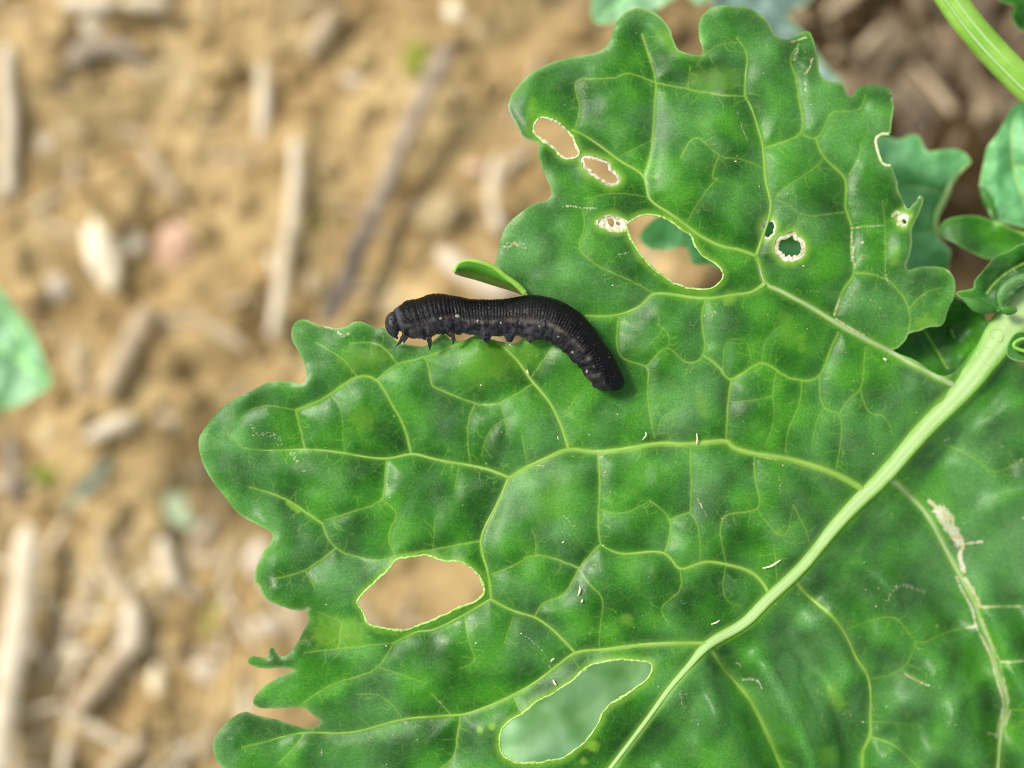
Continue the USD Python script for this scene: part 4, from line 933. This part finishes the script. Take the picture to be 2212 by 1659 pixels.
s = np.concatenate([[0], np.cumsum(np.linalg.norm(np.diff(c0, axis=0), axis=1))])
cs = CubicSpline(s, ST)
NR, NA = 1100, 120
L0 = s[-1]
ss = np.linspace(0, L0, NR)
q = cs(ss); back, belly = q[:, :2], q[:, 2:]
cen = (back + belly) / 2; u = back - belly; rad = np.linalg.norm(u, axis=1) / 2; u /= 2 * rad[:, None]
# rounded tail beyond the last station
tdir = cen[-1] - cen[-12]; tdir /= np.linalg.norm(tdir); tail = np.sin(np.linspace(0, np.pi / 2, 90))[1:]
r_end = rad[-1]
cen = np.vstack([cen, cen[-1] + tdir * (r_end * .80 * tail)[:, None]]); rad = np.concatenate([rad, r_end * np.sqrt(1 - np.minimum(tail, .9999) ** 2)]); u = np.vstack([u, np.tile(u[-1], (89, 1))])
ss = np.concatenate([ss, L0 + r_end * .80 * tail])
NR = len(ss); tt = ss / ss[-1]
th = np.linspace(0, 2 * np.pi, NA, endpoint=False)        # 0 back, pi/2 towards the lens, pi belly
TH, SS = np.meshgrid(th, ss)
fold_amp_d = np.clip(1 - np.abs(np.where(TH > np.pi, 2 * np.pi - TH, TH)) / 1.95, 0, 1) ** .45
flat = np.column_stack([SS.ravel(), TH.ravel() * 14])
wob = nz(flat, 30, 90, 2).reshape(SS.shape)
# ring folds: broad at the front, fine further back, deeper at the segment joints
ph_knots = np.array([0, 18, 40, 62, 80, 100, 130, 170]); per = np.interp(ss, [0, 30, 80, 120, 200, 420, L0], [14, 15, 12, 7.4, 6.4, 6.8, 7.4])
ph = np.concatenate([[0], np.cumsum(np.diff(ss) / ((per[1:] + per[:-1]) / 2))])
PH = ph[:, None] + wob * 1.5
ringf = np.abs(np.sin(np.pi * PH)) ** .55 - .75
seg = np.abs(np.sin(np.pi * (PH / 6 + .1))) ** .25 - .9
dep = np.interp(ss, [0, 20, 90, 140, L0 - 10, L0 + 20], [.5, 2.6, 2.6, 1.5, 1.7, .2])[:, None]
disp = dep * (ringf * 1.0 + .55 * seg) * fold_amp_d
low = sstep(1.5, 2.1, np.where(TH > np.pi, 2 * np.pi - TH, TH))
disp = disp + low * (7.5 * nz(flat, 15, 92, 2) + 4.0 * nz(flat, 7, 93, 2)).reshape(SS.shape)
disp = disp + low * 2.6 * (np.abs(np.sin(np.pi * SS / 21)) ** .6 - .6)
disp = disp + 1.6 * nz(flat, 9, 94, 2).reshape(SS.shape) + 2.0 * (1 - sstep(60, 120, SS)) * nz(flat, 12, 95, 2).reshape(SS.shape)
# flank ledge under the breathing pores
lat = np.where(TH > np.pi, 2 * np.pi - TH, TH)
disp = disp + 2.6 * np.exp(-((lat - 1.86) / .16) ** 2) * (.5 + .5 * np.abs(np.sin(np.pi * SS / 24))) * sstep(30, 60, SS)
ctree = cKDTree(cen)
for (x, y), amp, wl, wt in zip(pts('Y 1900,960 G 700,432 G 880,400 G 1010,405 G 1130,497 G 1232,605 G 1300,660 G 1365,765 G 1455,850 Y 900,950 Y 1300,850 Y 540,880'),
                               (14, 14, 7, 3, 3, 3, 3, 2.5, 1.5, 6, 4, 3), (11, 9, 9, 9, 9, 10, 8, 9, 9, 9, 8, 8), (.33, .33, .36, .3, .3, .3, .3, .3, .3, .3, .3, .3)):
    k = ctree.query([x, y])[1]; v = np.array([x, y]) - cen[k]
    g = np.exp(-((SS - ss[k]) / wl) ** 4 * .8)
    for tc in (2.86, 2 * np.pi - 2.86):
        disp = disp + amp * g * np.exp(-((TH - tc) / wt) ** 2)
damp = np.clip(rad / (r_end * .5), 0, 1)[:, None] * np.ones_like(TH)
RR = rad[:, None] + disp * damp * sstep(-4, 12, SS)
zr = .94
# body rests on the blade at the rear, grips the eaten edge at the front
zc = np.interp(cen[:, 0] + np.maximum(cen[:, 1] - 700, 0), [850, 1000, 1130, 1200, 1400], [.0004, .0005, .0008, .00125, .00135])
zc = np.convolve(np.pad(zc, 30, mode='edge'), np.ones(61) / 61, 'valid')
X2 = cen[:, None] + u[:, None] * (RR * np.cos(TH))[..., None]
ZZ = zc[:, None] + RR * K * zr * np.sin(TH)
V = world(X2, ZZ).reshape(-1, 3)
i = np.arange(NR - 1)[:, None] * NA; j = np.arange(NA)[None]; k = (j + 1) % NA
qd = np.stack([i + j, i + k, i + k + NA, i + j + NA], -1).reshape(-1, 4)
Fb = np.vstack([qd[:, [0, 1, 2]], qd[:, [0, 2, 3]]])
V = np.vstack([V, world(cen[:1], zc[:1]), world(cen[-1:] + tdir * .2, zc[-1:])])
jn = np.arange(NA); kn = (jn + 1) % NA
Fb = np.vstack([Fb, np.column_stack([np.full(NA, len(V) - 2), kn, jn]), np.column_stack([np.full(NA, len(V) - 1), (NR - 1) * NA + jn, (NR - 1) * NA + kn])])
a3 = V[Fb[:, 1]] - V[Fb[:, 0]]; b3 = V[Fb[:, 2]] - V[Fb[:, 0]]
vol = np.einsum('ij,ij->i', V[Fb[:, 0]], np.cross(V[Fb[:, 1]], V[Fb[:, 2]])).sum()
if vol < 0: Fb = Fb[:, ::-1]
pad = lambda a: np.concatenate([a.ravel(), [0, 0]])
pn = nz(flat, 16, 96, 3).reshape(SS.shape)
flank = np.exp(-((lat - 1.80 - .25 * pn) / .12) ** 2) * sstep(60, 95, SS) * sstep(L0 + 5, L0 - 50, SS) * np.clip(.42 + 3.4 * pn, 0, 1)
flank = flank + .5 * sstep(1.6, 1.9, lat) * (1 - sstep(50, 110, SS)) * np.clip(.4 + 2.5 * pn, 0, 1)
flank = flank + .22 * np.clip(4 * nz(flat, 11, 97, 3).reshape(SS.shape) - .1, 0, 1) * sstep(1.9, 2.3, lat)
belly_f = sstep(1.55, 2.0, lat) * np.clip(.7 + pn, 0, 1) * (1 - .5 * sstep(250, 400, SS))
collar = np.exp(-((SS - 13) / 6) ** 2) * np.clip(.7 + 2 * pn, 0, 1)
cat = thing('caterpillar', 'black wrinkled caterpillar gripping the eaten edge of the leaf', 'caterpillar')
obj('body', (V, Fb), 'larva_skin', cat, fields={'flank': np.clip(pad(flank), 0, 1), 'belly': pad(belly_f), 'collar': pad(collar)})
# head: a tilted, shiny, pitted capsule
hm = trimesh.creation.icosphere(5); hv = np.array(hm.vertices)
hd = 1 + .10 * (meshkit.fbm(hv * 3.2 + 4, 3, 8) - .5) + .07 * (meshkit.fbm(hv * 9 + 2, 2, 9) - .5)
hv = hv * hd[:, None]
hv[:, 0] *= 1 - .10 * np.exp(-(hv[:, 2] / .10) ** 2) * (hv[:, 0] < 0)          # shallow seam down the face
hx, hy, hz = hv[:, 0] * 16.0, hv[:, 1] * 27.0, hv[:, 2] * 24.0
hx = hx + 3.2 * (hv[:, 1] ** 2) * 1.0
ca, sa = math.cos(math.radians(6)), math.sin(math.radians(6))
hp = np.column_stack([847 + hx * ca + hy * sa, 701 + hx * -sa + hy * ca])
obj('head', (world(hp, .0005 + hz * K), np.array(hm.faces)), 'larva_head', cat)
eye = pts('Y 262,606')[0]
obj('eye', blob(world(eye, .00116), 2.6 * K, 2.6 * K, 2.0 * K, 0, 3, 2, .05), 'larva_head', cat)
jaw = smoothline(pts('Y 300,880 350,915 385,940'), 1.5)
obj('jaw', tube3(world(jaw, .0006), K * np.linspace(5, 2.5, len(jaw)), 10, .9), 'larva_skin', cat, fields={k: np.full(len(jaw) * 10 + 2, v) for k, v in (('flank', .5), ('belly', .5), ('collar', .3))})
def leg(path, radii, z0, z1):
    p = smoothline(pts(path), 1.0); t = np.linspace(0, 1, len(p))
    r = np.interp(t, np.linspace(0, 1, len(radii)), radii) * (1 + .10 * np.sin(t * 22))
    return obj('leg', tube3(world(p, z0 + (z1 - z0) * t), r * K, 12, .9), 'larva_leg', cat)
leg('Y 520,860 470,930 430,990 385,1045 345,1082', [7, 5.4, 4.2, 2.4, .5], .0012, .0007)
leg('Y 540,890 505,960 485,1030', [6, 4, .8], .0004, .0005)
leg('Y 915,900 930,970 940,1060 935,1148', [7, 5.2, 3.8, .5], .0014, .0007)
leg('Y 1300,820 1335,890 1358,960 1338,1050', [7, 4.8, 3.8, .6], .0014, .0007)
leg('Y 1240,830 1270,880 1300,910', [5, 3.5, 1.5], .0005, .0004)
def skin_at(d2):
    kk = ctree.query(d2)[1]; v = np.asarray(d2) - cen[kk]; off = np.clip((v @ u[kk]) / rad[kk], -.97, .97)
    return zc[kk] + rad[kk] * K * zr * math.sqrt(1 - off * off), kk
for c, r in zip(pts('Y 1420,552 Y 1775,640 Y 2180,660 G 775,266 G 940,292 G 1105,385 G 1232,522 G 1352,690 Y 1130,590'), (3.6, 3.0, 2.8, 2.8, 2.8, 2.6, 3.0, 2.8, 2.6)):
    z, kk = skin_at(c)
    obj('breathing_pore', blob(world(c, z + .5 * K), r * 1.35 * K, r * K, 1.7 * K, rng.uniform(0, 3), kk, 2, .2), 'larva_spot', cat)
V2, F2, o = [], [], 0
base = trimesh.creation.icosphere(1)
for _ in range(95):
    kk = int(rng.integers(40, NR - 70)); off = rng.uniform(-.55, .85)
    c = cen[kk] + u[kk] * rad[kk] * off
    z = zc[kk] + rad[kk] * K * zr * math.sqrt(1 - off * off); r = rng.choice([.4, .5, .6, .9], p=[.4, .35, .17, .08]) * K
    v = base.vertices * r * [1, 1, .8] + world(c, z + .2 * K); V2.append(v); F2.append(base.faces + o); o += len(v)
tag(obj('skin_dot', (np.vstack(V2), np.vstack(F2)), 'larva_dot', cat), kind='stuff')
for c, r, lab in (('Y 1857,992', 3.4, 'clear droplet hanging from the first stubby proleg of the caterpillar'), ('G 680,462', 2.8, 'clear droplet hanging from the second stubby proleg of the caterpillar')):
    q = pts(c)[0]
    tag(obj('water_droplet', blob(world(q, .0009), r * K, r * K, r * K, 0, 2, 3, .03), 'water'), lab, 'droplet')
